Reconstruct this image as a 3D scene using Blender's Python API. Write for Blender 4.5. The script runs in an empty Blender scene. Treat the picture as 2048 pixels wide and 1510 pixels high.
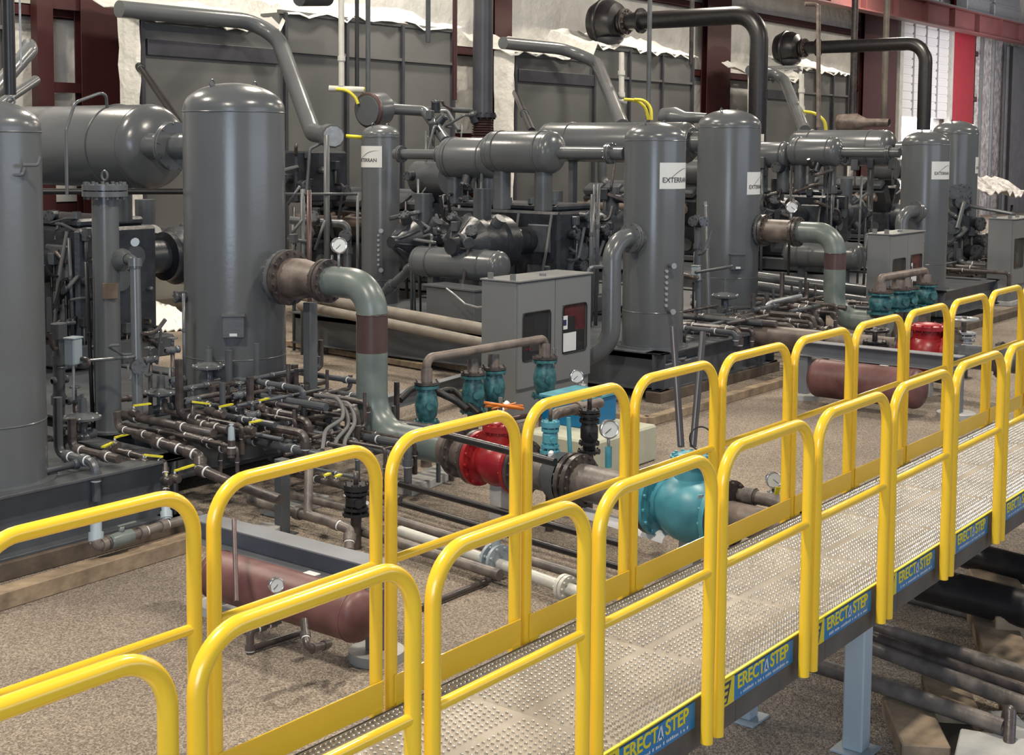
import bpy, math, random
from mathutils import Vector as V, Matrix
random.seed(7)
S = bpy.context.scene
PI = math.pi
# ------------------------------------------------------------ camera
CW, CH = 2048, 1510
cf, ccx, ccy, cyaw, cpit, crol = 2729.4, 1024.0, 502.4, .919, .077, -.008
CAM = V((-1.696, -2.563, 3.104))
cF = V((math.sin(cyaw)*math.cos(cpit), math.cos(cyaw)*math.cos(cpit), -math.sin(cpit)))
cR = V((math.cos(cyaw), -math.sin(cyaw), 0)); cD = cF.cross(cR)
cR, cD = cR*math.cos(crol)+cD*math.sin(crol), cD*math.cos(crol)-cR*math.sin(crol)
cam_data = bpy.data.cameras.new('camera'); cam = bpy.data.objects.new('camera', cam_data)
S.collection.objects.link(cam)
cam_data.sensor_width = 36; cam_data.sensor_fit = 'HORIZONTAL'; cam_data.lens = cf*36/CW
cam_data.shift_x = 0; cam_data.shift_y = -(CH/2-ccy)/CW
cam_data.clip_end = 500
m = Matrix((cR, -cD, -cF)).transposed().to_4x4(); m.translation = CAM
cam.matrix_world = m
S.camera = cam
# ------------------------------------------------------------ world, lights, exposure
S.view_settings.view_transform = 'Standard'; S.view_settings.look = 'None'
S.view_settings.exposure = 0.12; S.view_settings.gamma = 1; S.view_settings.use_curve_mapping = False
w = bpy.data.worlds.new('world'); S.world = w; w.use_nodes = True
w.node_tree.nodes['Background'].inputs[0].default_value = (.55, .64, .80, 1)
w.node_tree.nodes['Background'].inputs[1].default_value = .28
def area(name, loc, target, sx, sy, power, col):
    l = bpy.data.lights.new(name, 'AREA'); l.shape = 'RECTANGLE'; l.size = sx; l.size_y = sy
    l.energy = power; l.color = col
    o = bpy.data.objects.new(name, l); S.collection.objects.link(o); o.location = loc
    o.rotation_euler = (V(target)-V(loc)).to_track_quat('-Z', 'Y').to_euler()
    return o
# daylight through the big door behind the camera, and rows of high lamps
area('door_daylight', (-9, -6, 4.2), (8, 6, 1), 7, 5, 950, (.70, .83, 1.0))
area('side_daylight', (14, -13, 5.5), (15, 8, 1.5), 18, 4, 620, (.72, .84, 1.0))
LAMPS = [(-1, 2), (8, 1), (18, 1), (29, 1), (42, 1), (3, 11), (13, 11.5), (24, 11.5), (36, 11.5), (50, 11.5), (8, 15.5), (19, 15.5), (30, 15.5), (44, 15.5)]  # the lamp row nearest the back wall is added to brighten that wall
for i, (x, y) in enumerate(LAMPS):
    area('high_lamp', (x, y, 9.6), (x, y, 0), 1.1, .5, 900 if x < 0 else (600 if y < 5 else 520), (1.0, .90, .76))
area('end_wall_fill', (56, 12, 6), (62, 19, 4), 4, 4, 650, (1, .95, .97))  # added fill lamp inside the hall, brightens the far right end wall
DK = .92           # walkway deck height
# ------------------------------------------------------------ pixel -> place helpers
def ray(a, b): return cF + cR*((a-ccx)/cf) + cD*((b-ccy)/cf)
def at(a, b, d): return CAM + ray(a, b)*d
def gz(a, b, z): r = ray(a, b); return CAM + r*((z-CAM.z)/r.z)
def gy(a, b, y): r = ray(a, b); return CAM + r*((y-CAM.y)/r.y)
def gx(a, b, x): r = ray(a, b); return CAM + r*((x-CAM.x)/r.x)
def mw(wpx, d): return wpx*d/cf
# ------------------------------------------------------------ materials
def nodes(name):
    mt = bpy.data.materials.new(name); mt.use_nodes = True
    nt = mt.node_tree; return mt, nt, nt.nodes['Principled BSDF']
def mat(name, col, rough=.5, metal=0, var=.12, scale=3, bump=0, bscale=40, col2=None, coat=0, dist=.01, detail=4, thr=None):
    mt, nt, b = nodes(name)
    b.inputs['Roughness'].default_value = rough; b.inputs['Metallic'].default_value = metal
    b.inputs['Coat Weight'].default_value = coat
    tc = nt.nodes.new('ShaderNodeTexCoord')
    n = nt.nodes.new('ShaderNodeTexNoise'); n.inputs['Scale'].default_value = scale; n.inputs['Detail'].default_value = detail
    nt.links.new(tc.outputs['Object'], n.inputs['Vector'])
    cr = nt.nodes.new('ShaderNodeValToRGB')
    c1 = tuple(c*(1-var) for c in col)+(1,)
    c2 = tuple(min(1, c*(1+var)) for c in col)+(1,) if col2 is None else tuple(col2)+(1,)
    cr.color_ramp.elements[0].color = c1; cr.color_ramp.elements[1].color = c2
    lo, hi = thr if thr else (.3, .7)
    cr.color_ramp.elements[0].position = lo; cr.color_ramp.elements[1].position = hi
    nt.links.new(n.outputs['Fac'], cr.inputs['Fac']); nt.links.new(cr.outputs['Color'], b.inputs['Base Color'])
    if bump:
        n2 = nt.nodes.new('ShaderNodeTexNoise'); n2.inputs['Scale'].default_value = bscale; n2.inputs['Detail'].default_value = 5
        nt.links.new(tc.outputs['Object'], n2.inputs['Vector'])
        bp = nt.nodes.new('ShaderNodeBump'); bp.inputs['Strength'].default_value = bump; bp.inputs['Distance'].default_value = dist
        nt.links.new(n2.outputs['Fac'], bp.inputs['Height']); nt.links.new(bp.outputs['Normal'], b.inputs['Normal'])
    return mt
M = {}
M['paint'] = mat('grey_machine_paint', (.098, .106, .114), .24, var=.07, scale=1.5, bump=.08, bscale=25)
M['paint2'] = mat('grey_paint_dull', (.072, .079, .088), .36, var=.2, scale=4, bump=.15, bscale=30)
M['engine'] = mat('engine_grey', (.024, .028, .036), .36, var=.35, scale=6, bump=.3, bscale=25)
M['cooler'] = mat('cooler_panel_grey', (.108, .110, .108), .5, var=.12, scale=.8)
M['cabinet'] = mat('cabinet_grey', (.165, .174, .178), .42, var=.04, scale=2)
M['dark'] = mat('black_pipe_steel', (.016, .015, .017), .35, var=.3, scale=8)
M['stack'] = mat('dark_stack_paint', (.045, .045, .055), .35, var=.2, scale=3)
M['iron'] = mat('dark_threaded_iron', (.045, .040, .042), .33, var=.35, scale=10, col2=(.095, .076, .070), bump=.2, bscale=60)
M['rustpipe'] = mat('weathered_brown_pipe', (.11, .085, .075), .45, var=.3, scale=5, col2=(.21, .17, .145), bump=.2)
M['primer'] = mat('dark_red_oxide_pipe', (.075, .045, .045), .3, var=.2, scale=3)
M['patina'] = mat('grey_green_elbow', (.13, .165, .16), .32, var=.2, scale=4, col2=(.17, .2, .185))
M['redtank'] = mat('dusty_red_brown_tank', (.11, .038, .040), .45, var=.3, scale=4, col2=(.19, .088, .084))
M['redpaint'] = mat('bright_red_valve_paint', (.30, .006, .022), .33, var=.3, scale=6, col2=(.40, .03, .03))
M['teal'] = mat('teal_valve_paint', (.014, .09, .11), .4, var=.5, scale=14, col2=(.055, .19, .21), bump=.3, bscale=30)
M['blue'] = mat('light_blue_valve_paint', (.05, .24, .32), .38, var=.2, scale=5, col2=(.10, .36, .44))
M['bluebox'] = mat('bright_blue_box_paint', (.0, .14, .32), .35, var=.08)
M['orange'] = mat('orange_handwheel', (.6, .16, .01), .4)
M['yellow'] = mat('safety_yellow_powder_coat', (.87, .55, .03), .27, var=.03, scale=2, bump=.03, bscale=60, coat=.3)
M['handle'] = mat('yellow_lever', (.62, .56, .03), .4, var=.05)
M['hose'] = mat('yellow_hose', (.62, .55, .05), .5, var=.1)
M['white'] = mat('white_plastic', (.78, .79, .80), .4, var=.05)
M['pvc'] = mat('off_white_pipe', (.50, .50, .46), .4, var=.12, scale=5)
M['beige'] = mat('beige_coated_pipe', (.21, .185, .155), .5, var=.2, scale=4)
M['tape'] = mat('white_thread_tape', (.8, .8, .8), .5, var=.02)
M['chrome'] = mat('bright_steel', (.6, .6, .6), .2, metal=.9, var=.05)
M['stl'] = mat('galvanised_steel', (.38, .40, .42), .4, metal=.6, var=.15, scale=12)
M['beamgrey'] = mat('blue_grey_beam_paint', (.155, .165, .185), .5, var=.15, scale=3)
M['leg'] = mat('pale_blue_grey_leg_paint', (.34, .40, .44), .4, var=.05)
M['oxide'] = mat('dark_red_oxide_column', (.055, .013, .014), .5, var=.15, scale=2)
M['oxide2'] = mat('red_oxide_girder', (.15, .052, .052), .5, var=.12, scale=1)
M['redcol'] = mat('bright_red_column', (.36, .03, .045), .5, var=.08)
M['wood'] = mat('timber', (.22, .165, .11), .8, var=.25, scale=7, col2=(.36, .27, .18), bump=.4, bscale=30)
M['wooddark'] = mat('old_dark_timber', (.10, .075, .055), .85, var=.3, scale=6, bump=.4, bscale=25)
M['concrete'] = mat('concrete', (.40, .40, .385), .85, var=.12, scale=8, bump=.3, bscale=60)
M['palegreen'] = mat('pale_green_concrete', (.42, .43, .34), .7, var=.1, scale=5)
M['shaft'] = mat('grimy_steel_pipe', (.11, .10, .095), .4, var=.4, scale=7, col2=(.20, .17, .15), bump=.3)
M['hosegrey'] = mat('grey_conduit', (.13, .13, .13), .5)
M['black'] = mat('black_rubber', (.012, .012, .014), .5)
M['paper'] = mat('white_paper', (.62, .64, .64), .6, var=.02)
M['ink'] = mat('grey_ink', (.05, .055, .06), .5)
M['swoosh'] = mat('grey_swoosh_ink', (.12, .13, .14), .5)
M['decal_y'] = mat('yellow_decal', (.70, .58, .02), .35, var=.03)
M['decal_b'] = mat('blue_decal', (.0, .17, .42), .35, var=.03)
M['navy'] = mat('navy_ink', (.02, .03, .10), .4, var=.05)
M['brass'] = mat('tarnished_plate', (.13, .095, .07), .45, var=.15, scale=15)
M['darkred'] = mat('dark_red_wiring', (.16, .01, .015), .5, var=.4, scale=12)
M['tarp'] = mat('white_insulation_sheet', (.84, .83, .78), .42, var=.10, scale=1.2, bump=1.0, bscale=2.2, dist=.12)
M['foil'] = mat('crinkled_foil_insulation', (.50, .47, .46), .35, var=.35, scale=5, bump=1.0, bscale=5, dist=.1, col2=(.80, .77, .76))
M['glass'] = mat('cabinet_window_glass', (.02, .02, .022), .08, var=.05)
def glassy(name, col, alpha):
    mt, nt, b = nodes(name); b.inputs['Base Color'].default_value = col+(1,)
    b.inputs['Roughness'].default_value = .03; b.inputs['Alpha'].default_value = alpha; return mt
M['pane'] = glassy('clear_tinted_pane', (.05, .05, .05), .22)
mt, nt, b = nodes('daylight_opening'); b.inputs['Base Color'].default_value = (1, 1, 1, 1)
b.inputs['Emission Color'].default_value = (1, 1, 1, 1); b.inputs['Emission Strength'].default_value = 9; M['glow'] = mt
# deck metal
M['deck'] = mat('dusty_aluminium_deck', (.255, .222, .18), .42, metal=.25, var=.2, scale=2.5, col2=(.37, .328, .27), bump=.15, bscale=50)
M['worn'] = mat('worn_bright_grip_metal', (.50, .46, .40), .26, metal=.7, var=.25, scale=30)
M['channel'] = mat('deck_side_channel', (.095, .085, .078), .55, metal=.2, var=.25, scale=4)
# gravel
mt, nt, b = nodes('gravel'); b.inputs['Roughness'].default_value = .9
tc = nt.nodes.new('ShaderNodeTexCoord')
vo = nt.nodes.new('ShaderNodeTexVoronoi'); vo.inputs['Scale'].default_value = 110
vo2 = nt.nodes.new('ShaderNodeTexVoronoi'); vo2.inputs['Scale'].default_value = 38
no = nt.nodes.new('ShaderNodeTexNoise'); no.inputs['Scale'].default_value = .6; no.inputs['Detail'].default_value = 5
for q in (vo, vo2, no): nt.links.new(tc.outputs['Object'], q.inputs['Vector'])
cr = nt.nodes.new('ShaderNodeValToRGB'); cr.color_ramp.elements[0].color = (.16, .135, .112, 1); cr.color_ramp.elements[1].color = (.50, .44, .37, 1)
e = cr.color_ramp.elements.new(.5); e.color = (.295, .252, .21, 1)
sp = nt.nodes.new('ShaderNodeSeparateColor'); nt.links.new(vo.outputs['Color'], sp.inputs[0]); nt.links.new(sp.outputs[0], cr.inputs['Fac'])
mx = nt.nodes.new('ShaderNodeMix'); mx.data_type = 'RGBA'; mx.blend_type = 'MULTIPLY'; mx.inputs[0].default_value = .75
cr2 = nt.nodes.new('ShaderNodeValToRGB'); cr2.color_ramp.elements[0].color = (.72, .68, .66, 1); cr2.color_ramp.elements[1].color = (1.1, 1.05, .98, 1)
cr2.color_ramp.elements[0].position = .35; cr2.color_ramp.elements[1].position = .62
nt.links.new(no.outputs['Fac'], cr2.inputs['Fac']); nt.links.new(cr.outputs['Color'], mx.inputs[6]); nt.links.new(cr2.outputs['Color'], mx.inputs[7])
nt.links.new(mx.outputs[2], b.inputs['Base Color'])
bp = nt.nodes.new('ShaderNodeBump'); bp.inputs['Strength'].default_value = .9; bp.inputs['Distance'].default_value = .012; bp.invert = True
ad = nt.nodes.new('ShaderNodeMath'); nt.links.new(vo.outputs['Distance'], ad.inputs[0]); nt.links.new(vo2.outputs['Distance'], ad.inputs[1])
nt.links.new(ad.outputs[0], bp.inputs['Height']); nt.links.new(bp.outputs['Normal'], b.inputs['Normal']); M['gravel'] = mt
# ------------------------------------------------------------ mesh builder
class MB:
    def __init__(s): s.v = []; s.f = []; s.sm = []; s.mi = []; s.cur = 0
    def add(s, vs, fs, smooth=False):
        o = len(s.v); s.v += [tuple(p) for p in vs]
        for f in fs: s.f.append(tuple(i+o for i in f)); s.sm.append(smooth); s.mi.append(s.cur)
        return s
    def box(s, lo, hi, bv=0, M4=None):
        x0, y0, z0 = lo; x1, y1, z1 = hi
        if x0 > x1: x0, x1 = x1, x0
        if y0 > y1: y0, y1 = y1, y0
        if z0 > z1: z0, z1 = z1, z0
        if bv <= 0:
            vs = [(x0,y0,z0),(x1,y0,z0),(x1,y1,z0),(x0,y1,z0),(x0,y0,z1),(x1,y0,z1),(x1,y1,z1),(x0,y1,z1)]
            fs = [(0,3,2,1),(4,5,6,7),(0,1,5,4),(1,2,6,5),(2,3,7,6),(3,0,4,7)]
        else:
            b = min(bv, (x1-x0)/2.01, (y1-y0)/2.01, (z1-z0)/2.01)
            def ring(ax, z):
                i = b if ax else 0
                return [(x0+b,y0+i,z),(x1-b,y0+i,z),(x1-i,y0+b,z),(x1-i,y1-b,z),(x1-b,y1-i,z),(x0+b,y1-i,z),(x0+i,y1-b,z),(x0+i,y0+b,z)]
            vs = ring(1, z0)+ring(0, z0+b)+ring(0, z1-b)+ring(1, z1)
            fs = [tuple(reversed(range(8))), tuple(range(24, 32))]
            for k in range(3):
                for i in range(8):
                    j = (i+1) % 8; fs.append((k*8+i, k*8+j, k*8+8+j, k*8+8+i))
        if M4 is not None: vs = [M4 @ V(p) for p in vs]
        return s.add(vs, fs)
    def rbox(s, c, size, yaw=0, bv=.005, pitch=0, roll=0):
        from mathutils import Euler
        m4 = Matrix.Translation(V(c)) @ Euler((roll, pitch, yaw)).to_matrix().to_4x4()
        h = V(size)/2
        return s.box(-h, h, bv, m4)
    def lathe(s, prof, o, ax, seg=32, caps=True):
        """prof: list (r, t) along axis"""
        o = V(o); ax = V(ax).normalized(); u = ax.orthogonal().normalized(); w_ = ax.cross(u)
        # split hard edges: duplicate rings for flat shading between differing slopes
        n = len(prof)
        for k in range(n-1):
            (r0, t0), (r1, t1) = prof[k], prof[k+1]
            vs = []; fs = []
            for i in range(seg):
                a = 2*PI*i/seg; d = u*math.cos(a)+w_*math.sin(a)
                vs.append(o+ax*t0+d*r0); vs.append(o+ax*t1+d*r1)
            for i in range(seg):
                j = (i+1) % seg; fs.append((2*i, 2*j, 2*j+1, 2*i+1))
            s.add(vs, fs, True)
        return s
    def dome(s, o, ax, r, h, seg=32, rings=8):
        """semi-ellipsoid, base at o"""
        o = V(o); ax = V(ax).normalized(); u = ax.orthogonal().normalized(); w_ = ax.cross(u)
        vs = []; fs = []
        for k in range(rings):
            t = PI/2*k/rings
            for i in range(seg):
                a = 2*PI*i/seg; vs.append(o+ax*h*math.sin(t)+(u*math.cos(a)+w_*math.sin(a))*r*math.cos(t))
        vs.append(o+ax*h)
        for k in range(rings-1):
            for i in range(seg):
                j = (i+1) % seg; fs.append((k*seg+i, k*seg+j, (k+1)*seg+j, (k+1)*seg+i))
        for i in range(seg): fs.append(((rings-1)*seg+i, (rings-1)*seg+(i+1) % seg, rings*seg))
        return s.add(vs, fs, True)
    def cyl(s, a, b, r, r2=None, seg=20, cap=True):
        a = V(a); b = V(b); ax = (b-a); L = ax.length
        if L < 1e-6: return s
        ax /= L; u = ax.orthogonal().normalized(); w_ = ax.cross(u); r2 = r if r2 is None else r2
        vs = []; fs = []
        for i in range(seg):
            t = 2*PI*i/seg; d = u*math.cos(t)+w_*math.sin(t); vs += [a+d*r, b+d*r2]
        for i in range(seg):
            j = (i+1) % seg; fs.append((2*i, 2*j, 2*j+1, 2*i+1))
        s.add(vs, fs, True)
        if cap:
            s.add([vs[2*i] for i in range(seg)], [tuple(reversed(range(seg)))])
            s.add([vs[2*i+1] for i in range(seg)], [tuple(range(seg))])
        return s
    def sweep(s, pts, r, seg=14, cap=True):
        pts = [V(p) for p in pts]; n = len(pts)
        T = []
        for i in range(n):
            a = pts[max(i-1, 0)]; b = pts[min(i+1, n-1)]; T.append((b-a).normalized())
        u = T[0].orthogonal().normalized(); vs = []; fs = []
        for i in range(n):
            if i: u = (u - T[i]*u.dot(T[i])).normalized()
            w_ = T[i].cross(u); rr = r[i] if isinstance(r, (list, tuple)) else r
            for k in range(seg):
                t = 2*PI*k/seg; vs.append(pts[i]+(u*math.cos(t)+w_*math.sin(t))*rr)
        for i in range(n-1):
            for k in range(seg):
                j = (k+1) % seg; fs.append((i*seg+k, i*seg+j, (i+1)*seg+j, (i+1)*seg+k))
        s.add(vs, fs, True)
        if cap:
            s.add(vs[:seg], [tuple(reversed(range(seg)))]); s.add(vs[-seg:], [tuple(range(seg))])
        return s
    def flange(s, c, ax, R, t=.03, bolts=12, br=.012):
        c = V(c); ax = V(ax).normalized()
        s.cyl(c-ax*t/2, c+ax*t/2, R, seg=28)
        u = ax.orthogonal().normalized(); w_ = ax.cross(u)
        for i in range(bolts):
            a = 2*PI*(i+.5)/bolts; p = c+(u*math.cos(a)+w_*math.sin(a))*(R-br*1.7)
            s.cyl(p-ax*(t/2+br*1.5), p+ax*(t/2+br*1.5), br, seg=6)
        return s
    def torus(s, c, ax, R, r, seg=32, s2=10):
        c = V(c); ax = V(ax).normalized(); u = ax.orthogonal().normalized(); w_ = ax.cross(u); vs = []; fs = []
        for i in range(seg):
            a = 2*PI*i/seg; d = u*math.cos(a)+w_*math.sin(a)
            for k in range(s2):
                b = 2*PI*k/s2; vs.append(c+d*(R+r*math.cos(b))+ax*r*math.sin(b))
        for i in range(seg):
            for k in range(s2):
                i2 = (i+1) % seg; k2 = (k+1) % s2; fs.append((i*s2+k, i2*s2+k, i2*s2+k2, i*s2+k2))
        return s.add(vs, fs, True)
    def build(s, name, mats, parent=None):
        me = bpy.data.meshes.new(name)
        me.from_pydata(s.v, [], s.f); me.validate(clean_customdata=False)
        if len(me.polygons) == len(s.sm):
            me.polygons.foreach_set('use_smooth', s.sm)
            if any(s.mi): me.polygons.foreach_set('material_index', s.mi)
        for x in (mats if isinstance(mats, (list, tuple)) else [mats]): me.materials.append(M[x])
        # merge coincident ring verts so smooth shading continues, sharp by angle
        import bmesh
        bm = bmesh.new(); bm.from_mesh(me); bmesh.ops.remove_doubles(bm, verts=bm.verts, dist=1e-5)
        bmesh.ops.recalc_face_normals(bm, faces=bm.faces)
        for ed in bm.edges:
            if len(ed.link_faces) == 2 and ed.calc_face_angle(0) > .62: ed.smooth = False
        bm.to_mesh(me); bm.free()
        o = bpy.data.objects.new(name, me); S.collection.objects.link(o)
        if parent is not None:
            o.parent = parent; o.matrix_parent_inverse = Matrix.Translation(-parent.location)
        return o
def tag(o, label=None, cat=None, group=None, kind=None):
    if label: o['label'] = label
    if cat: o['category'] = cat
    if group: o['group'] = group
    if kind: o['kind'] = kind
    return o
def thing(name, label, cat, loc, group=None):
    o = bpy.data.objects.new(name, None); S.collection.objects.link(o); o.location = V(loc); o.empty_display_size = .1
    return tag(o, label, cat, group)
def copy_tree(o, delta):
    c = o.copy(); S.collection.objects.link(c); c.location = o.location+V(delta)
    def kids(src, dst):
        for ch in src.children:
            d = ch.copy(); S.collection.objects.link(d); d.parent = dst; kids(ch, d)
    kids(o, c); return c
def fillet(pts, R, n=8):
    pts = [V(p) for p in pts]; out = [pts[0]]
    for i in range(1, len(pts)-1):
        a, b, c = pts[i-1], pts[i], pts[i+1]; d1 = (a-b); d2 = (c-b)
        l1, l2 = d1.length, d2.length; d1 /= l1; d2 /= l2
        ang = d1.angle(d2)
        rr = R[i-1] if isinstance(R, (list, tuple)) else R
        t = min(rr/math.tan(ang/2) if ang < 3.1 else 0, l1*.49, l2*.49)
        if t < 1e-4: out.append(b); continue
        r_ = t*math.tan(ang/2); bis = (d1+d2).normalized(); cen = b+bis*(r_/math.sin(ang/2))
        p1 = b+d1*t; p2 = b+d2*t; v1 = p1-cen; v2 = p2-cen; th = v1.angle(v2)
        for k in range(n+1):
            q = k/n; out.append(cen+(v1*math.sin((1-q)*th)+v2*math.sin(q*th))/math.sin(th))
    out.append(pts[-1]); return out
def tube(pts, r, R=None, seg=14, mb=None):
    mb = mb or MB(); return mb.sweep(fillet(pts, R if R is not None else r*3), r, seg)
def solid(mb, vs, fs, th=.02):
    from collections import Counter
    n = len(vs); cnt = Counter(); 
    for f in fs:
        for i in range(len(f)): cnt[(f[i], f[(i+1) % len(f)])] += 1
    fb = [tuple(reversed([i+n for i in f])) for f in fs]; sd = [(b, a, a+n, b+n) for (a, b) in cnt if (b, a) not in cnt]
    mb.add(list(vs)+[(x, y, z-th) for x, y, z in vs], list(fs)+fb+sd, True)
def struct(name, mb, mt): o = mb.build(name, mt); o['kind'] = 'structure'; return o
def text(body, size, mt, name, parent, mw4, ext=.0015, sx=1, map_fn=None):
    cu = bpy.data.curves.new(name, 'FONT'); cu.body = body; cu.size = size; cu.extrude = ext; cu.align_x = 'CENTER'; cu.align_y = 'CENTER'; cu.offset = size*.018
    o = bpy.data.objects.new(name, cu); S.collection.objects.link(o)
    dg = bpy.context.evaluated_depsgraph_get(); dg.update()
    me = bpy.data.meshes.new_from_object(o.evaluated_get(dg)); bpy.data.objects.remove(o)
    for v in me.vertices:
        p = V((v.co.x*sx, v.co.y, v.co.z)); v.co = map_fn(p) if map_fn else mw4 @ p
    me.materials.clear(); me.materials.append(M[mt])
    q = bpy.data.objects.new(name, me); S.collection.objects.link(q); q.parent = parent
    q.matrix_parent_inverse = Matrix.Translation(-parent.location); return q

# ============================================================ SETTING
fl = MB(); fl.add([(-12, -16, 0), (80, -16, 0), (80, 21, 0), (-12, 21, 0)], [(0, 1, 2, 3)])
struct('floor', fl, 'gravel')
wb = MB(); wb.box((-12, 19.4, 0), (70, 19.6, 12)); struct('wall_back', wb, 'tarp')
we = MB(); we.box((70, -16, 0), (70.2, 19.6, 12)); struct('wall_right', we, 'foil')
ce = MB(); ce.box((-12, -16, 11), (70, 19.6, 11.2)); M['ceil'] = mat('ceiling_liner', (.25, .25, .25), .7); struct('ceiling', ce, 'ceil')
# girts on the back wall
for k, z in enumerate((1.9, 3.3, 5.45, 7.55)):
    g = MB(); g.box((-12, 19.18, z-.11), (70, 19.2, z+.11)); g.box((-12, 19.18, z+.09), (70, 19.38, z+.11)); g.box((-12, 19.18, z-.11), (70, 19.38, z-.09))
    struct('trim_%d' % (k+1), g, 'oxide')
def column(xl, xr, y, ztop, label, mt='oxide', taper=.0):
    c = thing('steel_column', label, 'column', ((xl+xr)/2, y, 0), 'steel columns along the back wall')
    a = MB(); d = .20
    wv = xr-xl
    def fl_(x0, x1, y0, y1): a.box((x0, y0, 0), (x1, y1, ztop), .004)
    fl_(xl, xr, y, y+.02)
    a.build('front_flange', mt, c)
    a = MB(); a.box(((xl+xr)/2-.01, y+.02, 0), ((xl+xr)/2+.01, y+d, ztop)); a.build('web', mt, c)
    a = MB(); a.box((xl, y+d, 0), (xr, y+d+.02, ztop), .004); a.build('rear_flange', mt, c)
    a = MB(); a.box((xl-.05, y-.05, 0), (xr+.05, y+d+.07, .03)); a.build('base_plate', mt, c)
    return c
def colpx(a, b_, y, lab, mt='oxide'):
    return column(gy(a, 100, y).x, gy(b_, 100, y).x, y, 10.9, lab, mt)
colpx(163, 243, 18.93, 'wide dark red steel column left of the first grey cooler housing')
colpx(990, 1024, 18.93, 'dark red steel column behind the black exhaust stack')
colpx(1415, 1462, 18.93, 'dark red steel column behind the black overhead pipe')
colpx(1729, 1795, 18.93, 'dark red steel column left of the roll-up door')
c = colpx(1906, 1950, 18.93, 'bright red steel column right of the roll-up door', 'redcol')
# framed opening on the left
fr = thing('steel_door_frame', 'dark red steel frame of an opening, left of the first wide column', 'frame', gy(90, 300, 19.1))
a = MB(); x0 = gy(72, 100, 19.0).x; x1 = gy(104, 100, 19.0).x; a.box((x0, 18.95, 0), (x1, 19.15, 10.9)); a.build('jamb', 'oxide', fr)
zt = gy(130, 6, 19).z; zb = gy(130, 175, 19).z; x2 = gy(163, 100, 19).x
a = MB(); a.box((x1, 18.98, zt-.12), (x2, 19.12, zt+.12)); a.build('head', 'oxide', fr)
a = MB(); a.box((x1, 18.98, zb-.09), (x2, 19.12, zb+.09)); a.build('sill', 'oxide', fr)
# roll-up door with bright gap
dx0, dx1 = gy(1797, 150, 19.1).x, gy(1893, 150, 19.1).x
zgap = gy(1812, 234, 19.1).z; zbot = gy(1812, 300, 19.1).z; ztop = gy(1850, 30, 19.1).z+1.5
mt, nt, b = nodes('white_door_slats'); b.inputs['Base Color'].default_value = (.68, .68, .68, 1); b.inputs['Roughness'].default_value = .45; M['door'] = mt
door = MB(); z = zgap; n = 0
while z < ztop:
    door.box((dx0, 19.02, z), (dx1, 19.10, z+.30), .03); door.box((dx0, 19.06, z+.29), (dx1, 19.09, z+.36)); z += .35
door.cur = 1
for k in (1, 2, 3):
    xx = dx0+(dx1-dx0)*k/4; door.box((xx-.04, 18.98, zgap), (xx+.04, 19.03, ztop))
struct('door_1', door, ['door', 'stl'])
dj = MB(); dj.box((dx0-.35, 18.9, 0), (dx0, 19.15, 9)); dj.box((dx1, 18.9, 0), (dx1+.3, 19.15, 9)); struct('door_2', dj, 'pvc')
gl = MB(); gl.box((dx0, 19.2, zbot-1.5), (dx1-1.2, 19.22, zgap)); struct('window_1', gl, 'glow')
# foil wall bays and grey panel right of the bright column
fx0, fx1 = gy(1953, 200, 19.2).x, gy(2010, 200, 19.2).x
a = MB(); a.box((fx0, 19.1, 0), (70, 19.3, 9.5))
struct('wall_corner', a, 'foil')
for k, q in enumerate((1962, 1985, 2008)):
    a = MB(); xx = gy(q, 200, 19.0).x; a.box((xx-.06, 18.95, 0), (xx+.06, 19.08, 9)); struct('trim_%d' % (10+k), a, 'stl')
pn = thing('grey_wall_panel', 'tall plain grey panel at the far right end of the hall', 'panel', gy(2030, 330, 18.6))
a = MB(); xx = gy(2014, 200, 18.6).x; a.box((xx, 18.5, 0), (69.8, 18.7, gy(2030, 95, 18.6).z), .01); a.build('sheet', 'beamgrey', pn)
a = MB(); a.box((xx-.1, 18.4, 0), (xx+.04, 18.5, gy(2030, 95, 18.6).z)); a.build('edge_post', 'black', pn)
# crane runway girder
gd_ = thing('runway_girder', 'long red oxide overhead girder crossing the upper right corner', 'girder', (45, 17.5, 8.1))
a = MB(); gx0 = 26; a.box((gx0, 17.25, 8.02), (69.5, 17.75, 8.07)); a.build('bottom_flange', 'oxide2', gd_)
a = MB(); a.box((gx0, 17.25, 8.85), (69.5, 17.75, 8.9)); a.build('top_flange', 'oxide2', gd_)
a = MB(); a.box((gx0, 17.49, 8.07), (69.5, 17.51, 8.85))
for k in range(14): a.box((gx0+3*k+1, 17.27, 8.07), (gx0+3*k+1.04, 17.73, 8.85))
a.build('web', 'oxide2', gd_)
a = MB(); a.box((gx0, 17.46, 8.9), (69.5, 17.54, 9.02)); a.build('crane_rail', 'stl', gd_)
# ducting above girder at far right
for (pa, pb, pz0, pz1, lab) in ((1930, 1975, 40, 0, 'grey duct box above the red girder, left of the two'), (1985, 2035, 50, 0, 'grey duct box above the red girder at the picture corner')):
    p0 = gy(pa, 30, 18.0); p1 = gy(pb, 30, 18.0)
    a = MB(); a.box((p0.x, 17.9, 9.1), (p1.x, 18.4, 10.95), .03); a.box((p0.x-.05, 17.85, 9.6), (p1.x+.05, 18.42, 9.68)); o = a.build('duct_box', 'stl'); tag(o, lab, 'duct')

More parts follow.
